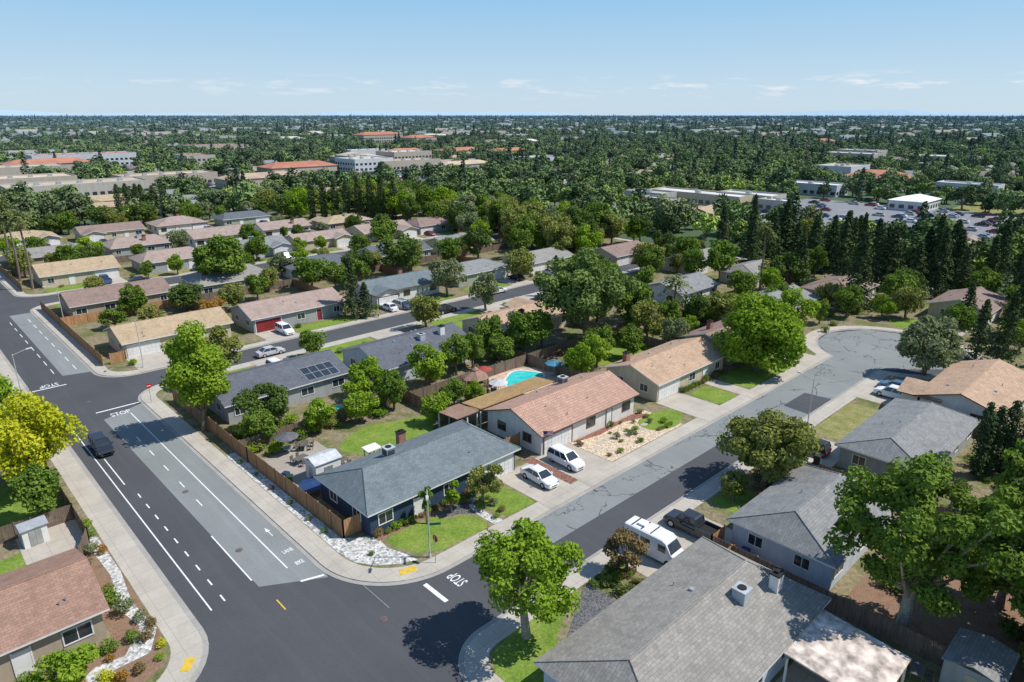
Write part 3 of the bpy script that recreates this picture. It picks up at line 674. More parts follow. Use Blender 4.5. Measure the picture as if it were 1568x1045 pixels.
def palm(name,seed,h,cr,mats):
    rs=np.random.RandomState(seed); T=MB(); n=6; pts=[Vector((.02*h*math.sin(i*.5),.01*h*i/n,h*i/n)) for i in range(n+1)]
    for i in range(n): T.cyl(pts[i],pts[i+1],.28-.018*i,.28-.018*(i+1),8,1)
    top=pts[-1]; Ps=[];Ns=[];S=[]
    for k in range(34):
        a=k*2.399; el=rs.uniform(-.9,1.1)
        d=Vector((math.cos(a)*math.cos(el),math.sin(a)*math.cos(el),math.sin(el)))
        for j in range(16):
            q=(j+1)/16; c=top+d*cr*q+Vector((0,0,-cr*.45*q*q)); sd=Vector((-math.sin(a),math.cos(a),0))*(.35*(1-q)+.08)*rs.uniform(-1,1)
            Ps.append(c+sd); Ns.append(Vector((0,0,1))+d*.3+Vector(rs.normal(size=3)*.5)); S.append(.16+.14*cr/3*(1-q*.5))
    Ps=np.array([tuple(v) for v in Ps]);Ns=np.array([tuple(v) for v in Ns])
    return quads_mesh(name,Ps,Ns,np.array(S)*1.3,rs.rand(len(Ps)),T,mats)
BK=M['bark']
F={'bright':foliage('foliage_bright',(.14,.26,.02),(.34,.46,.05),.3),'mid':foliage('foliage_mid',(.085,.16,.022),(.22,.31,.055),.25),
 'dark':foliage('foliage_dark',(.055,.105,.025),(.15,.21,.05),.2),'olive':foliage('foliage_olive',(.15,.18,.035),(.33,.35,.10),.25),
 'yellow':foliage('foliage_yellow',(.40,.44,.02),(.70,.68,.06),.35),'pine':foliage('foliage_pine',(.08,.13,.035),(.24,.32,.09),.15),
 'conifer':foliage('foliage_conifer',(.038,.062,.027),(.11,.15,.06),.1),'red':foliage('foliage_bronze',(.16,.12,.05),(.30,.22,.10),.25),
 'grey':foliage('foliage_greygreen',(.14,.18,.08),(.33,.36,.18),.25),'rust':foliage('foliage_orange',(.28,.15,.03),(.48,.28,.06),.3)}
def tree(x,y,h,r,kind,n=9000,leaf=.2,seed=1,name='broadleaf_tree',**k):
    me=broad(name,seed,h,r,n,leaf,[F[kind],k.pop('bark',BK)],**k); place(me,name,None,(x,y,ZB),seed*1.3)
tree(30.0,30.0,10,4.7,'bright',13000,.16,3,lobes=38,base=.25,lobr=(.15,.27),name='sycamore_tree',bark=M['barkl'])
tree(7.0,80.6,11.5,5.2,'yellow',14000,.2,5,lobes=40,base=.12,lobr=(.22,.34),name='yellow_locust_tree')
tree(25.6,83.5,14.5,3.8,'bright',13000,.2,6,lobes=44,base=.08,lobr=(.27,.42),name='sweetgum_tree')
tree(33.5,97,9.5,3.5,'olive',5000,.22,7,name='olive_tree')
tree(31,77,7.5,3.1,'dark',6000,.18,8,name='citrus_tree')
tree(39.8,46.3,5.0,2.2,'olive',3500,.13,9,lobes=14,name='crape_myrtle_tree')
tree(33.6,47.4,4.6,1.0,'mid',700,.16,10,lobes=6,name='slender_tree'); tree(36.6,47.3,3.6,1.2,'bright',900,.15,11,lobes=7,name='slender_tree')
tree(64,28.3,9,5.2,'olive',14000,.2,12,lobes=40,base=.14,lobr=(.18,.3),name='pistache_tree')
tree(96.0,46,11.8,7.0,'bright',14000,.3,21,lobes=46,base=.06,lobr=(.2,.34),name='shade_tree')
tree(87,73,16.5,9.4,'pine',18000,.3,14,lobes=64,base=.25,flat=.95,lobr=(.13,.23),name='stone_pine_tree')
tree(56,155,12.5,6.6,'mid',7000,.36,15,lobes=26,name='oak_tree')
tree(113,27.5,9.5,4.8,'grey',8500,.27,22,lobes=36,base=.12,name='silver_maple_tree')
tree(51.5,10.5,15.2,6.6,'mid',24000,.19,17,lobes=95,base=.16,lobr=(.1,.19),name='cork_oak_tree',bark=M['barkl'])
tree(56.5,2.6,14.5,7.2,'mid',20000,.2,18,lobes=84,base=.14,lobr=(.1,.19),name='cork_oak_tree',bark=M['barkl'])
tree(46.5,-1.0,10.5,4.8,'dark',10000,.2,19,lobes=50,base=.25,lobr=(.12,.22),name='cork_oak_tree',bark=M['barkl'])
tree(41.4,29.3,4.6,1.9,'red',3500,.13,20,lobes=14,name='purple_plum_tree')
def unit(name,kind,seed,**k): return broad(name,seed,8,4,3200,.27,[F[kind],BK],**k)
U={}
for kind in ('bright','mid','dark','olive','grey','red','yellow','rust'):
    U[kind]=[unit('yard_tree_'+kind,kind,40+i+len(kind)*3,lobes=20+6*i,base=.14) for i in range(3 if kind in('mid','dark') else 2)]
def yt(x,y,h,r,kind,name='yard_tree'):
    me=R.choice(U[kind]); place(me,name,None,(x,y,ZB),R.uniform(0,6),(r/4,r/4,h/8))
YT=[(47,78,6,2.9,'bright'),(46.6,72.2,6,2.4,'mid'),(41.5,72,4.5,2.4,'bright'),(36,73,5,2.2,'bright'),(48.2,65,4.5,2.0,'bright'),(73.6,62.5,6,2.6,'bright'),(70,79,7.5,2.9,'mid'),(69,75.5,5,2.6,'mid'),
(72,99,7,3.2,'olive'),(80,77,7,3.1,'bright'),(135,123,11,4.9,'olive'),(141,119,10,4.5,'bright'),(109,169,10,5.3,'mid'),(93,138,11,5.6,'dark'),(90,115.5,9,4,'grey'),(88,100.5,8,3.3,'grey'),
(112,115,8,4.1,'olive'),(72,158,6,3.2,'grey'),(71,141,8,4.5,'mid'),(44,143,6,4,'dark'),(76,181,7,3.6,'mid'),(95,66,8,3.6,'olive'),(108,65,7.5,3.4,'dark'),(133,69,7,3.5,'mid'),(128,50,5,2.2,'mid'),
(6.5,73.8,6,2.7,'mid'),(36,137,4,2.9,'olive'),(30,139,4,2.6,'mid'),(35,146,4,2.7,'mid'),(3,47.6,4,2.2,'bright'),(125,88,6,2.9,'mid'),(192,83,11,4.7,'olive'),
(55,76,6.5,3.2,'bright'),(61,76.5,6.5,2.8,'mid'),(65,77.5,6,2.6,'mid'),(53,67,4.2,2.0,'mid'),(44,77,5,2.3,'bright'),(56,66,3.5,1.6,'bright'),(75,76,8,4,'mid'),(82,66,6,3.0,'mid'),(79,64,5.5,2.8,'bright'),(99,72,9,4.6,'mid'),(104,76,8,4,'dark'),(97,79,7,3.6,'bright'),
(29,74.5,5,2.2,'mid'),(29,89,6,2.2,'mid'),(49,99,5,2.4,'mid'),(117,50,9,4,'bright'),(140,43,5,2.3,'bright'),(136,48,7,3,'mid'),(131,60,6,3,'mid'),(113,63,7,3.5,'olive'),
(60,6,9,4.5,'dark'),(68,6,8,4,'dark'),(78,8,8,3.6,'mid'),(90,6,8,4,'mid'),(70,28,4,2,'dark'),(59,29,3.5,1.6,'olive'),(100,5,9,4.5,'mid'),(112,6,8,4,'olive'),
(45,131,5,2.5,'rust'),(130,134,9,4,'mid'),(120,140,9,4.6,'dark'),(110,140,8,4,'mid'),(100,143,8,4,'olive'),(84,142,8,4,'dark'),(80,136,7,3.3,'mid'),(58,140,6,3.2,'mid'),(51,136,6,3,'olive'),
(139,30,6,3,'mid'),(144,40,7,3.2,'olive'),(150,44,8,3.8,'mid'),(158,44,8,3.6,'dark'),(147,22,7,3.2,'mid'),(166,33,8,3.6,'mid'),(139,53,6,3,'olive'),(136,20,6,3,'bright'),(158,24,8,3.6,'mid')]
for x,y,h,r,k in YT: yt(x,y,h,r,k)
def infill(x0,x1,y0,y1,n,hr=(4,9)):
    for _ in range(n):
        h=R.uniform(*hr); yt(R.uniform(x0,x1),R.uniform(y0,y1),h,h*R.uniform(.38,.5),R.choice(['mid','mid','dark','olive','bright','grey','mid','mid','dark','bright','olive']))
infill(26,135,198,209,18,(4,8)); infill(24,130,164,167,5,(4,7)); infill(24,130,178,183,7,(4,7)); infill(26,130,223,228,6,(4,8)); infill(24,130,257,268,22,(6,10)); infill(26,130,132,148,8,(4,7))
infill(135,174,125,170,42,(7,13)); infill(142,174,170,266,80,(7,13)); infill(112,142,86,104,10,(5,9)); infill(138,174,62,110,18,(5,10)); infill(80,125,60,71,6,(4,7)); infill(115,175,-12,8,12,(5,10)); infill(-30,7,84,160,26,(6,11)); infill(115,140,235,266,16,(7,12)); infill(60,100,-20,0,12,(6,11))
CN=[conifer('conifer_tree',s,16,4,100,22,.32,[F['conifer'],BK]) for s in (1,2,3,4)]
CY=conifer('cypress_tree',5,9,1.,130,16,.17,[F['conifer'],BK],col=True,base=.02)
def con(x,y,h,r,name='conifer_tree'): place(R.choice(CN),name,None,(x,y,ZB),R.uniform(0,6),(r/4,r/4,h/16))
for x,y,h,r in ((66,115,12,3),(142,49,16,4.2),(149,64,13,3.5),(127,24,10,2.6),(127,20.5,12,2.8),(142,22,11,3.4),(144,30,9,2.5),(134,12,12,3.4),(138,3,13,3.6),(68,113.5,7,2.5),(107,99,9,2)): con(x,y,h,r)
for i in range(54):
    con(R.uniform(163,186),R.uniform(-28,96),R.uniform(11,17),R.uniform(2.8,4.4),'redwood_tree')
for x,y,h,r in ((82.5,13.2,8.5,.9),(83.8,12.4,8,.9),(85,11.4,8.5,1),(86.2,9.8,7.5,1),(88,8,8.5,1)): place(CY,'cypress_tree',None,(x,y,ZB),R.random()*6,(r,r,h/9))
for i in range(8): place(CY,'cypress_tree',None,(120+i*3.0,232-i*3.0,ZB),R.random()*6,(1.5,1.5,1.6+.25*R.random()))
for i in range(6): place(CY,'cypress_tree',None,(70+i*3,285+R.uniform(-3,3),0),R.random()*6,(1.5,1.5,1.3+.2*R.random()))
PM=[foliage('palm_frond',(.10,.13,.04),(.24,.27,.10),.2),BK]
place(palm('fan_palm_tree',1,16.5,3.0,PM),'fan_palm_tree',None,(25,185,ZB)); place(palm('fan_palm_tree',2,15.5,3.0,PM),'fan_palm_tree',None,(24.5,197,ZB)); place(palm('fan_palm_tree',3,15,2.6,PM),'fan_palm_tree',None,(139,68,ZB)); place(palm('queen_palm_tree',4,5.5,3.6,[F['grey'],BK]),'queen_palm_tree',None,(117,75,ZB))
place(palm('fan_palm_tree',5,18,3.0,PM),'fan_palm_tree',None,(25.5,215,ZB))
SH={k:broad('shrub',60+i,1.3,.8,600,.085,[F[k],BK],lobes=7,base=.0,lobr=(.45,.6),rout=.8) for i,k in enumerate(('mid','bright','olive','grey','red','yellow','rust','dark'))}
def shrub(x,y,s,k,name='shrub'): place(SH[k],name,None,(x,y,ZY),R.uniform(0,6),(s,s,s*R.uniform(.7,1)))
for x,y,s,k in ((8.6,64.5,.9,'grey'),(7.9,62.5,.7,'grey'),(8.1,57.5,.9,'olive'),(7.9,55.7,1.2,'mid'),(8.5,53.9,1.1,'grey'),(9.2,52.2,.8,'grey'),(9.5,51,.7,'red'),(8.9,49.6,.8,'red'),(9.4,48.1,.6,'yellow'),(8.0,50.2,.8,'mid'),(6.5,50.3,1,'mid'),(4.5,50.4,.9,'bright'),(5.5,47.2,.9,'yellow'),(4.9,46.2,.7,'yellow'),(6.3,46.3,.8,'rust'),(7.4,46.6,.7,'red'),(1.5,50.4,1,'mid'),(-1,46.5,1,'olive'),(8.9,46.9,.5,'bright'),(3.9,47.9,.7,'rust'),(6.2,49.2,.5,'rust'),(9.3,64,.7,'rust'),(9.3,67.5,.8,'mid'),(9.3,69.3,.9,'bright'),
 (27,46.9,.4,'mid'),(25.6,53,.45,'mid'),(25.5,56,.4,'olive'),(25.6,60,.45,'mid'),(25.5,64,.4,'red'),(25.6,68,.4,'mid'),(25.5,72,.45,'mid')): shrub(x,y,s,k)
for i in range(16): shrub(29+i*.98,48.75+R.uniform(-.15,.15),R.uniform(.5,.8),R.choice(['mid','mid','dark','bright','red']))
for i in range(26): shrub(R.uniform(57,70.5),R.uniform(43.4,49),R.uniform(.3,.75),R.choice(['mid','olive','grey','red','red','bright']))
for i in range(14): shrub(R.uniform(38.4,41),R.uniform(43.3,48.3),R.uniform(.3,.6),R.choice(['mid','bright','red','grey']))
for i in range(12): shrub(80.3+i*1.0,48.9,R.uniform(.6,.9),R.choice(['mid','dark','red']))
for i in range(26): shrub(R.uniform(38,42.5),R.uniform(26.4,31),R.uniform(.4,.9),R.choice(['mid','dark','olive','red']))
for i in range(20): shrub(R.uniform(62,71),R.uniform(26.4,30.6),R.uniform(.5,1.1),R.choice(['mid','dark','olive','grey']))
for i in range(60):
    a=R.random()
    x,y=(R.uniform(27,35),R.uniform(71,80)) if a<.3 else (R.uniform(27,49),R.uniform(71.5,76.5)) if a<.75 else (R.uniform(34,49),R.uniform(60,62))
    shrub(x,y,R.uniform(.5,1.5),R.choice(['mid','dark','olive','grey','bright','bright','mid']))
for i in range(60):
    x,y=R.uniform(50,110),R.uniform(60,78)
    if (x-67)**2+(y-68)**2<42: continue
    shrub(x,y,R.uniform(.6,1.6),R.choice(['mid','dark','olive','grey','red','bright','bright']))
for i in range(40): shrub(R.uniform(50,95),R.uniform(2,15),R.uniform(.6,1.4),R.choice(['mid','dark','olive']))
for i in range(70):
    y=R.choice([115.8,97.5,165,181.5,225]); shrub(R.uniform(26,130),y+R.uniform(-1.5,1.5),R.uniform(.6,1.3),R.choice(['mid','dark','olive','grey','red','bright']))
for i in range(60): shrub(R.uniform(95,160),R.uniform(47,70),R.uniform(.6,1.3),R.choice(['mid','dark','olive','red','bright']))

# ------------------------------------------------------------------ placed vehicles
car('suv',14.9,86.5,-H_,(.02,.025,.035),'driving_car',.03)
car('sedan',47.4,45.6,-H_-.06,WHITE); car('suv',52.3,46.2,-H_-.04,WHITE,'parked_suv'); car('van',45.6,29.2,-H_+.03,WHITE,'camper_van'); car('pickup',51.2,28.9,H_,(.03,.035,.045),'pickup_truck')
car('suv',100,27.6,H_,WHITE); car('sedan',103.2,28.2,H_,(.08,.16,.26)); car('suv',75.6,28.6,H_,(.03,.03,.035),'parked_minivan'); car('pickup',84,22,H_,SIL,'pickup_truck')
car('sedan',44.6,105.3,0,SIL,z=.03); car('sedan',74.2,114.6,H_,WHITE); car('suv',76.8,115,H_,SIL); car('suv',81.5,105.3,0,BLK,z=.03); car('sedan',44.9,176,0,BLK,z=.03)
car('sedan',60,169.8,0,WHITE,z=.03); car('suv',86,170,0,SIL,z=.03); car('sedan',100,110,0,WHITE,z=.03); car('suv',105,178.5,H_,WHITE); car('sedan',70,229.9,0,WHITE,z=.03)
# ------------------------------------------------------------------ street furniture
def lamp(x,y,h,rot,sign=False):
    b=MB(); b.cyl((0,0,0),(0,0,h),.075,.05,10,0); b.cyl((0,0,0),(0,0,.35),.16,.12,10,0); b.cyl((0,0,h-.15),(1.7,0,h+.35),.035,.03,8,0)
    b.hex([(1.6,-.14,h+.3),(2.3,-.1,h+.34),(2.3,.1,h+.34),(1.6,.14,h+.3)],[(1.65,-.1,h+.44),(2.25,-.07,h+.44),(2.25,.07,h+.44),(1.65,.1,h+.44)],0)
    if sign:
        b.box(.1,1.1,-.02,.02,3.0,3.25,1); b.box(-.02,.02,.1,1.1,3.3,3.55,1)
    b.obj('street_lamp',[plain('galvanised_pole',(.5,.5,.48),.5),plain('street_sign_green',(.02,.18,.08),.5)],None,(x,y,ZB),rot)
lamp(30.6,43.0,6.9,-2.2,True); lamp(27.3,113.2,7.5,-2.0); lamp(82,31.6,6.5,H_); lamp(24,150,7,math.pi); lamp(10.9,110,7,0)
def stop_sign(x,y,rot):
    b=MB(); b.cyl((0,0,0),(0,0,2.9),.035,.035,6,0); 
    o8=[(.38*math.cos(math.pi/8+i*math.pi/4),.38*math.sin(math.pi/8+i*math.pi/4)) for i in range(8)]
    b.hex([(a,-.06,2.5+c) for a,c in o8],[(a,-.04,2.5+c) for a,c in o8],1); b.box(-.24,.24,-.068,-.062,2.44,2.56,2)
    b.obj('stop_sign',[M['metal'],plain('stop_red',(.45,.02,.02),.5),M['paint']],None,(x,y,ZB),rot)
stop_sign(30.5,42.0,H_); stop_sign(23.7,97.5,0)
b=MB(); b.cyl((0,0,0),(1.2,-.9,2.0),.03,.03,6,0)
for i in range(7): b.box(1.15+.0,1.15+1.1,-.9-.01,-.9+.01,1.95-i*.09-.085,1.95-i*.09,1 if i%2==0 else 2)
b.box(1.15,1.6,-.925,-.912,1.6,1.95,3); b.obj('flag_and_pole',[M['metal'],plain('flag_red',(.5,.03,.04)),M['paint'],plain('flag_blue',(.03,.05,.2))],None,(50.7,50.0,ZB+1.8),-.7)
def bins(x,y,col,name='wheelie_bin'):
    b=MB(); b.hex([(-.25,-.28,.08),(.25,-.28,.08),(.25,.28,.08),(-.25,.28,.08)],[(-.32,-.36,1.0),(.32,-.36,1.0),(.32,.36,1.0),(-.32,.36,1.0)]); b.hex([(-.34,-.38,1.0),(.34,-.38,1.0),(.34,.38,1.0),(-.34,.38,1.0)],[(-.3,-.32,1.1),(.3,-.32,1.1),(.3,.32,1.1),(-.3,.32,1.1)]); b.cyl((-.3,.3,.12),(.3,.3,.12),.12,.12,8)
    b.obj(name,[plain('bin_plastic',col,.5)],None,(x,y,ZD),R.random())
for x,y,c in ((49.9,51.8,(.02,.06,.03)),(50.4,24.5,(.03,.03,.04)),(50.9,23.4,(.02,.05,.12)),(73,26.5,(.03,.03,.03)),(8.2,73,(.02,.02,.02)),(27.4,64.5,(.02,.05,.12)),(27.4,63.6,(.02,.06,.03))): bins(x,y,c)
def umbrella(x,y,col):
    b=MB(); b.cyl((0,0,0),(0,0,2.4),.03,.03,6,1); n=8
    for i in range(n):
        a,c=2*math.pi*i/n,2*math.pi*(i+1)/n; b.poly([(1.4*math.cos(a),1.4*math.sin(a),2.1),(1.4*math.cos(c),1.4*math.sin(c),2.1),(0,0,2.6)])
    b.cyl((0,0,.68),(0,0,.73),.6,.6,14,1); b.obj('patio_umbrella',[plain('umbrella_cloth',col),M['metal']],None,(x,y,ZY),R.random())
umbrella(30.6,70.5,(.12,.12,.13)); umbrella(62.0,71.5,(.3,.06,.05)); umbrella(71.4,66,(.05,.2,.3)); umbrella(60,66,(.5,.5,.5))
def table(x,y,rot):
    b=MB(); b.box(-.8,.8,-.45,.45,.70,.75)
    for sx in(-.7,.7):
        for sy in(-.35,.35): b.box(sx-.03,sx+.03,sy-.03,sy+.03,0,.7)
    for sx in(-.45,.45):
        for sy in(-.8,.8):
            b.box(sx-.22,sx+.22,sy-.22,sy+.22,.42,.46); b.box(sx-.22,sx+.22,sy+.2*np.sign(sy)-.02,sy+.2*np.sign(sy)+.02,.46,.9)
            for ax in(-.19,.19):
                for ay in(-.19,.19): b.box(sx+ax-.015,sx+ax+.015,sy+ay-.015,sy+ay+.015,0,.42)
    b.obj('patio_table_and_chairs',[plain('patio_furniture',(.12,.11,.10))],None,(x,y,ZY),rot)
for x,y,r in ((30.5,67.2,.3),(32.5,70.2,1),(33.5,63.5,.2),(62.2,69.5,.5),(43.5,7,.4),(47.5,11.5,1.1),(47.3,8.2,.2),(60,67,.9)): table(x,y,r)
b=MB(); b.cyl((0,0,.8),(0,0,.86),1.5,1.5,20,0)
for i in range(8): a=i*math.pi/4; b.cyl((1.5*math.cos(a),1.5*math.sin(a),0),(1.5*math.cos(a),1.5*math.sin(a),.8),.03,.03,6,1)
b.obj('trampoline',[plain('trampoline_mat',(.02,.05,.14)),M['metal']],None,(28.6,60.6,ZY))
E=empty('solar_panel_array',(42.5,84.4,ZB+3.27)); E.rotation_euler=(math.atan(.33),0,0); b=MB();c=MB()
for i in range(4):
    for j in range(2): b.box(-2.4+i*1.2,-1.3+i*1.2,-1.4+j*1.5,0+j*1.5,.1,.14)
for i in range(5): c.box(-2.48+i*1.2,-2.4+i*1.2,-1.5,1.7,.06,.17)
for j in range(3): c.box(-2.4,2.4,-1.5+j*1.5,-1.42+j*1.5,.05,.165)
b.obj('panels',[M['glass']],E); c.obj('frames',[M['metal']],E)

# ------------------------------------------------------------------ commercial district
def flatb(x,y,w,d,h,rot,roofc,wallc,name='commercial_building',gable=False):
    E=empty(name,(x,y,0),rot); rm=plain('flat_roof',roofc,.9,.12,.1); wm=stucco('comm_%.2f'%wallc[0],wallc)
    b=MB(); b.box(-w/2,w/2,-d/2,d/2,0,h); b.obj('walls',[wm],E)
    if gable:
        b=MB(); b.hex([(-w/2-.5,-d/2-.5,h),(w/2+.5,-d/2-.5,h),(w/2+.5,d/2+.5,h),(-w/2-.5,d/2+.5,h)],[(-w/2+d*.35,-.05,h+d*.13),(w/2-d*.35,-.05,h+d*.13),(w/2-d*.35,.05,h+d*.13),(-w/2+d*.35,.05,h+d*.13)]); b.obj('roof',[rm],E)
    else:
        b=MB(); b.box(-w/2+.3,w/2-.3,-d/2+.3,d/2-.3,h,h+.05); b.obj('roof',[rm],E)
        b=MB(); b.box(-w/2,w/2,-d/2,-d/2+.28,h+.003,h+.7); b.box(-w/2,w/2,d/2-.28,d/2,h+.003,h+.7); b.box(-w/2,-w/2+.28,-d/2+.29,d/2-.29,h+.003,h+.7); b.box(w/2-.28,w/2,-d/2+.29,d/2-.29,h+.003,h+.7); b.obj('parapet',[wm],E)
        b=MB()
        for i in range(int(w/9)): u=-w/2+5+i*9; b.box(u-1,u+1,-1,1,h+.05,h+1.3)
        if b.v: b.obj('roof_units',[M['metal']],E)
    b=MB(); n=int(w/3.2)
    fl=max(1,int(h/3.6))
    for f_ in range(fl):
        for i in range(n): u=-w/2+1.6+i*(w-3.2)/max(1,n-1); b.box(u-1,u+1,-d/2-.05,-d/2+.02,f_*3.5+.9,f_*3.5+2.4); b.box(u-1,u+1,d/2-.02,d/2+.05,f_*3.5+.9,f_*3.5+2.4)
        m_=int(d/3.2)
        for i in range(m_): u=-d/2+1.6+i*(d-3.2)/max(1,m_-1); b.box(-w/2-.05,-w/2+.02,u-1,u+1,f_*3.5+.9,f_*3.5+2.4)
    b.obj('windows',[M['glass']],E)
WR=(.62,.62,.60);TN=(.48,.40,.31);RD=(.42,.18,.12)
flatb(276,168,14,46,4.5,0,WR,(.55,.45,.30),'school_hall'); flatb(262,185,12,20,4.5,0,(.45,.44,.42),(.45,.42,.38)); flatb(288,150,14,26,4.5,0,(.6,.6,.58),(.5,.45,.38)); flatb(278,132,10,14,4,0,WR,(.5,.5,.5)); flatb(248,170,8,16,4,0,(.5,.5,.5),(.5,.45,.38))
flatb(325,95,20,14,4,0,(.75,.75,.73),(.7,.7,.68),'market_hall',True); flatb(392,92,12,26,6,0,WR,(.6,.6,.6)); flatb(350,150,14,30,5,0,WR,(.6,.55,.5))
NOFOREST=[(-80,176,-80,268),(232,330,46,142),(258,296,125,195),(310,340,85,105),(382,402,76,108),(372,392,285,312),(340,360,132,168),(200,262,142,160),(335,400,60,76),(235,262,142,196)]
sheet('parking_lot',rect(232,330,46,142),.02,asphalt('parking_asphalt',(.22,.225,.23))); sheet('parking_lot',rect(235,262,142,196),.02,M['asphL'])
sheet('sports_field',rect(362,400,280,320),.03,M['lawn']); sheet('dry_field',rect(330,380,56,84),.02,M['lawn2'])
q=random.Random(11); lots=[]
cars_far=[]
for (X,Y,w,d,h,rc_,wc_,g) in ((516,799,60,26,13,RD,TN,True),(560,770,40,26,9,RD,TN,True),(425,520,44,20,6,RD,TN,True),(380,545,36,18,6,RD,(.5,.4,.3),True),(455,485,40,18,6,RD,TN,True),(134,620,70,26,9,RD,(.6,.5,.45),False),(67,529,70,28,7,TN,TN,False),(100,560,50,22,7,RD,TN,True),
    (80,395,60,24,6,TN,(.5,.42,.32),False),(130,420,50,20,6,(.5,.4,.3),TN,False),(170,380,50,18,5,(.4,.3,.22),TN,True),(60,450,60,26,6,(.55,.45,.35),TN,False),(215,430,46,22,6,RD,TN,True),(300,430,50,20,6,TN,TN,False),(318,385,40,16,5,(.5,.38,.28),TN,True)):
    flatb(X,Y,w,d,h,0,rc_,wc_,'commercial_building',g); NOFOREST.append((X-w/2-6,X+w/2+6,Y-d/2-22,Y+d/2+6))
    lots.append((X-w/2-4,X+w/2+4,Y-d/2-20,Y-d/2-2))
for i in range(56):
    a=math.radians(q.uniform(14,86)); D=q.uniform(420,1700); X=D*math.cos(a);Y=D*math.sin(a)
    if a<math.radians(40) and q.random()<.5: continue
    w=q.uniform(24,60);d=q.uniform(14,28); flatb(X,Y,w,d,q.uniform(5,9),q.choice([0,H_]),q.choice([WR,TN,(.5,.48,.45),RD,(.6,.55,.48)]),q.choice([TN,(.6,.55,.48),(.5,.5,.5)]),'commercial_building',q.random()<.3)
    NOFOREST.append((X-w/2-5,X+w/2+5,Y-d/2-20,Y+d/2+5)); lots.append((X-w/2-4,X+w/2+4,Y-d/2-19,Y-d/2-2))
lots+= [(222,292,350,404),(150,200,400,412)]; NOFOREST.append((206,294,330,406))
for L_ in lots: sheet('parking_lot',rect(*L_),.02,M['asphL'])
for L_ in lots+[(240,328,52,140)]:
    x=L_[0]+3
    while x<L_[1]-3:
        y=L_[2]+3
        while y<L_[3]-2:
            if q.random()<(.65 if L_[0]!=240 else .28): cars_far.append((x,y))
            y+=7
        x+=3
def instancer(name,template,items,z=0):
    b=MB()
    for (x,y,s,a) in items:
        c_,s_=math.cos(a)*s/2,math.sin(a)*s/2
        b.poly([(x-c_+s_,y-s_-c_,z),(x+c_+s_,y+s_-c_,z),(x+c_-s_,y+s_+c_,z),(x-c_-s_,y-s_+c_,z)])
    if not b.v: return
    o=b.obj(name,[M['plain']],fix=False); o.instance_type='FACES'; o.use_instance_faces_scale=True; o.show_instancer_for_render=False; o.show_instancer_for_viewport=False
    t=place(template,name+'_unit',o); return o
for i,cl in enumerate((WHITE,SIL,BLK,(.25,.03,.03),(.06,.10,.2))):
    instancer('parked_car_group',car_mesh('sedan',cl),[(x,y,1,H_+q.uniform(-.03,.03)) for k,(x,y) in enumerate(cars_far) if (k*7+k//3)%5==i],.03)
def dhouse(rk,wk,sd):
    b=MB(); w=8.5;d=5.2;ze=2.8;zr=4.6
    b.box(-w+.5,w-.5,-d+.5,d-.5,0,ze); b.poly([(-w,-d,ze),(w,-d,ze),(w,0,zr),(-w,0,zr)],1); b.poly([(-w,d,ze),(w,d,ze),(w,0,zr),(-w,0,zr)],1); b.poly([(-w+.5,-d,ze),(-w+.5,d,ze),(-w+.5,0,zr-.03)]); b.poly([(w-.5,-d,ze),(w-.5,d,ze),(w-.5,0,zr-.03)])
    b.box(-w+1,-w+5.8,-d-2.5,-d+.5,0,ze-.2); b.hex([(-w+.6,-d-3,ze-.1),(-w+6.2,-d-3,ze-.1),(-w+6.2,-d+3,ze-.1),(-w+.6,-d+3,ze-.1)],[(-w+3.35,-d-3,ze+.95),(-w+3.45,-d-3,ze+.95),(-w+3.45,-d+3,ze+.95),(-w+3.35,-d+3,ze+.95)],1)
    for u in(-1,2,5): b.box(u-.8,u+.8,-d+.44,-d+.52,1,2.1,2)
    o=b.obj('t',[wallm(wk),roofm(rk),M['glass']]); me=o.data; bpy.data.objects.remove(o); return me
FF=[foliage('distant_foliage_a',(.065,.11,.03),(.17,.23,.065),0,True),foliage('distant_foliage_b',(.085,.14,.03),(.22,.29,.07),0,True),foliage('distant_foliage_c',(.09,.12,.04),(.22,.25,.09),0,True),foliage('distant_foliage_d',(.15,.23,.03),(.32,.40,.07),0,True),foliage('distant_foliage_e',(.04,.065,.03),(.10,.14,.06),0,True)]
FV=[broad('far_tree',70,10,5,700,.6,[FF[0],BK],lobes=14,base=.1,lobr=(.28,.42)),broad('far_tree',71,9,5,700,.6,[FF[1],BK],lobes=12,base=.1,lobr=(.28,.42)),broad('far_tree',72,11,4.6,700,.58,[FF[2],BK],lobes=13,base=.1,lobr=(.28,.42)),
    conifer('far_conifer',73,16,3.6,40,10,.68,[FF[4],BK]),broad('far_tree',74,8,4.5,600,.55,[FF[3],BK],lobes=10,base=.1,lobr=(.28,.42)),broad('far_tree',75,12,6,800,.66,[FF[0],BK],lobes=16,base=.08,lobr=(.28,.42))]
FW=[.27,.24,.15,.05,.16,.15]
items=[[] for _ in FV]; hs=[[] for _ in range(6)]
rs=random.Random(5)
def blocked(x,y): return any(a<x<b_ and c<y<d_ for a,b_,c,d_ in NOFOREST)
def addt(x,y,s):
    if blocked(x,y): return
    items[rs.choices(range(len(FV)),FW)[0]].append((x,y,s,rs.uniform(0,6.28)))
def vn(x,y): return math.sin(x*.011+1.3)*math.sin(y*.013+.4)+.6*math.sin(x*.027+y*.019)
cell=22
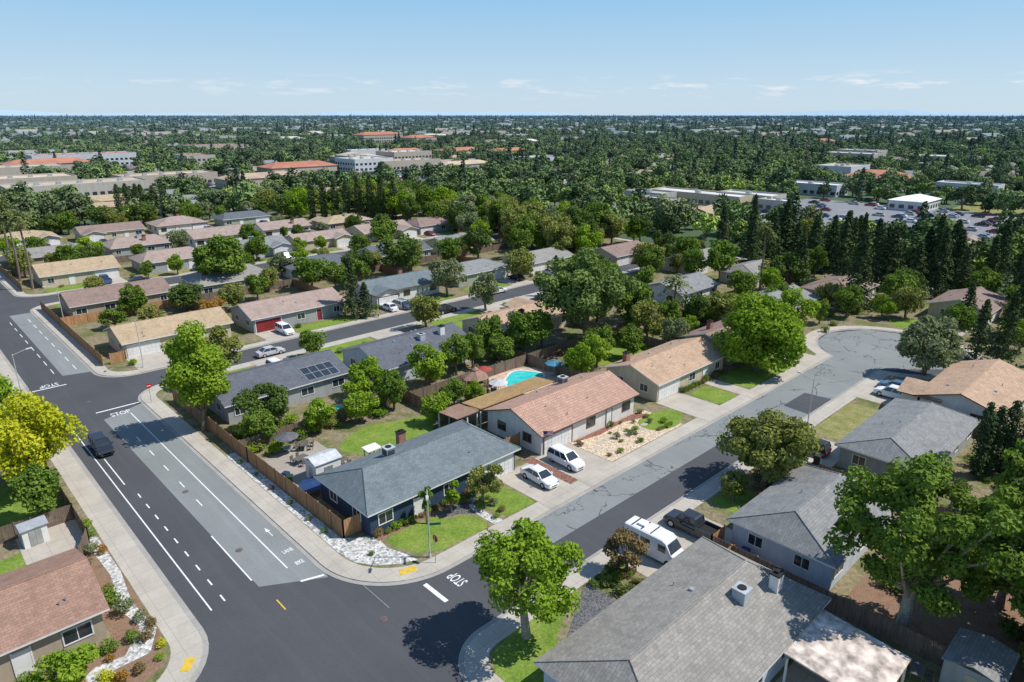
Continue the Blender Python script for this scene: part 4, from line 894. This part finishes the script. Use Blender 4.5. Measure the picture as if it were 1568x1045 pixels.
for i in range(-12,58):
    for j in range(-12,58):
        x=i*cell;y=j*cell;D=math.hypot(x,y)
        if D>1150 or x<-100-.18*max(0,y) or y<-100-.18*max(0,x) or blocked(x+10,y+10): continue
        v=vn(x,y); ang_=math.degrees(math.atan2(y,x)); pr=.58
        if D<400 and 12<ang_<64: pr=.12
        elif D>700: pr=.5
        if v>-.4 and rs.random()<pr:
            hs[rs.randrange(6)].append((x+10+rs.uniform(-4,4),y+10+rs.uniform(-4,4),rs.uniform(.85,1.2),rs.choice([0,math.pi])+rs.uniform(-.25,.25)+(H_ if v>.4 else 0)))
            for _ in range(3 if D<700 else 2): addt(x+rs.choice([0,21])+rs.uniform(-3,3),y+rs.uniform(0,22),rs.uniform(.5,.9))
        else:
            for _ in range(5): addt(x+rs.uniform(0,22),y+rs.uniform(0,22),rs.uniform(.65,1.2))
for _ in range(12500):
    D=1050+2600*rs.random()**.75; a=math.radians(rs.uniform(-9,99)); addt(D*math.cos(a),D*math.sin(a),rs.uniform(.9,1.6))
for _ in range(7500):
    D=3300+7500*rs.random()**.8; a=math.radians(rs.uniform(-7,97)); addt(D*math.cos(a),D*math.sin(a),rs.uniform(1.4,2.5))
for _ in range(3000):
    D=1050+4200*rs.random()**.9; a=math.radians(rs.uniform(-7,97)); hs[rs.randrange(6)].append((D*math.cos(a),D*math.sin(a),rs.uniform(1.2,2.8),rs.uniform(0,3.14)))
for v,it in zip(FV,items): instancer('distant_trees',v,it)
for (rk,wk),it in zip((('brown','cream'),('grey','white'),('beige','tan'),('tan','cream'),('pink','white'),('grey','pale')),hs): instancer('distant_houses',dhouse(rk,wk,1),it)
b=MB(); mh,nth,outh=newmat('hazy_hills'); finish(nth,outh,(.36,.48,.58),1,spec=0)  # pale blue of the distant air is put into the hills' base colour
n=120; prev=None
for i in range(n+1):
    a=math.radians(-20+130*i/n); h=110+60*math.sin(i*.21)+35*math.sin(i*.53+1)+15*math.sin(i*1.3); X,Y=30000*math.cos(a),30000*math.sin(a)
    cur=((X*.97,Y*.97,-5),(X,Y,max(10,h)))
    if prev: b.poly([prev[0],cur[0],cur[1],prev[1]])
    prev=cur
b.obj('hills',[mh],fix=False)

# ------------------------------------------------------------------ light
az=Vector((math.cos(PHI),-math.sin(PHI),0)); el=math.radians(54)
sd=Vector((az.x*math.cos(el),az.y*math.cos(el),math.sin(el)))
ld=bpy.data.lights.new('sun','SUN'); ld.energy=5.0; ld.angle=math.radians(.5); ld.color=(1,.965,.905)
lo=bpy.data.objects.new('sun',ld); COL.objects.link(lo); lo.rotation_euler=sd.to_track_quat('Z','Y').to_euler(); lo.location=(0,0,200)
w=bpy.data.worlds.new('World'); sc.world=w; w.use_nodes=True; nt=w.node_tree; bg=nt.nodes['Background']
sk=nt.nodes.new('ShaderNodeTexSky'); sk.sky_type='NISHITA'; sk.sun_disc=False; sk.sun_elevation=el; sk.sun_rotation=math.atan2(sd.x,sd.y)
sk.air_density=1.0; sk.dust_density=.4; sk.ozone_density=3; sk.altitude=0
tc=nt.nodes.new('ShaderNodeTexCoord'); sep=nt.nodes.new('ShaderNodeSeparateXYZ'); nt.links.new(tc.outputs['Generated'],sep.inputs[0])
# hazy-air gradient: pale at the horizon, deepening with elevation
hz=ramp(nt,sep.outputs[2],[(0,(5.9,7.4,8.6)),(.03,(5.6,7.3,8.8)),(.15,(3.1,5.9,8.7)),(.45,(1.7,3.3,6.2)),(1,(1.2,2.3,4.8))])
base=mixc(nt,.88,sk.outputs[0],hz)
mp=nt.nodes.new('ShaderNodeMapping'); mp.inputs['Scale'].default_value=(9,9,60); nt.links.new(tc.outputs['Generated'],mp.inputs[0])
nn=noise(nt,mp.outputs[0],1.6,6,.62)
cm=ramp(nt,nn,[(.53,0.),(.66,1.)]); band=ramp(nt,sep.outputs[2],[(.018,0.),(.030,1.),(.040,1.),(.052,0.)])
# more cloud toward the right-hand (east) side of the sky
side=ramp(nt,sep.outputs[0],[(.3,.35),(.95,1.)])
f=math_(nt,'MULTIPLY',math_(nt,'MULTIPLY',math_(nt,'MULTIPLY',cm,band),side),.8)
colr=mixc(nt,f,base,(8.6,8.9,9.1)); nt.links.new(colr,bg.inputs[0]); bg.inputs[1].default_value=.1
# ------------------------------------------------------------------ camera
cd=bpy.data.cameras.new('camera'); cd.lens=24; cd.sensor_width=36; cd.clip_end=60000; cd.clip_start=.5
co=bpy.data.objects.new('camera',cd); COL.objects.link(co); co.location=(0,0,38); co.rotation_euler=(math.radians(90-18.37),0,-PHI); sc.camera=co
sc.view_settings.view_transform='Standard'; sc.view_settings.look='None'; sc.view_settings.exposure=0
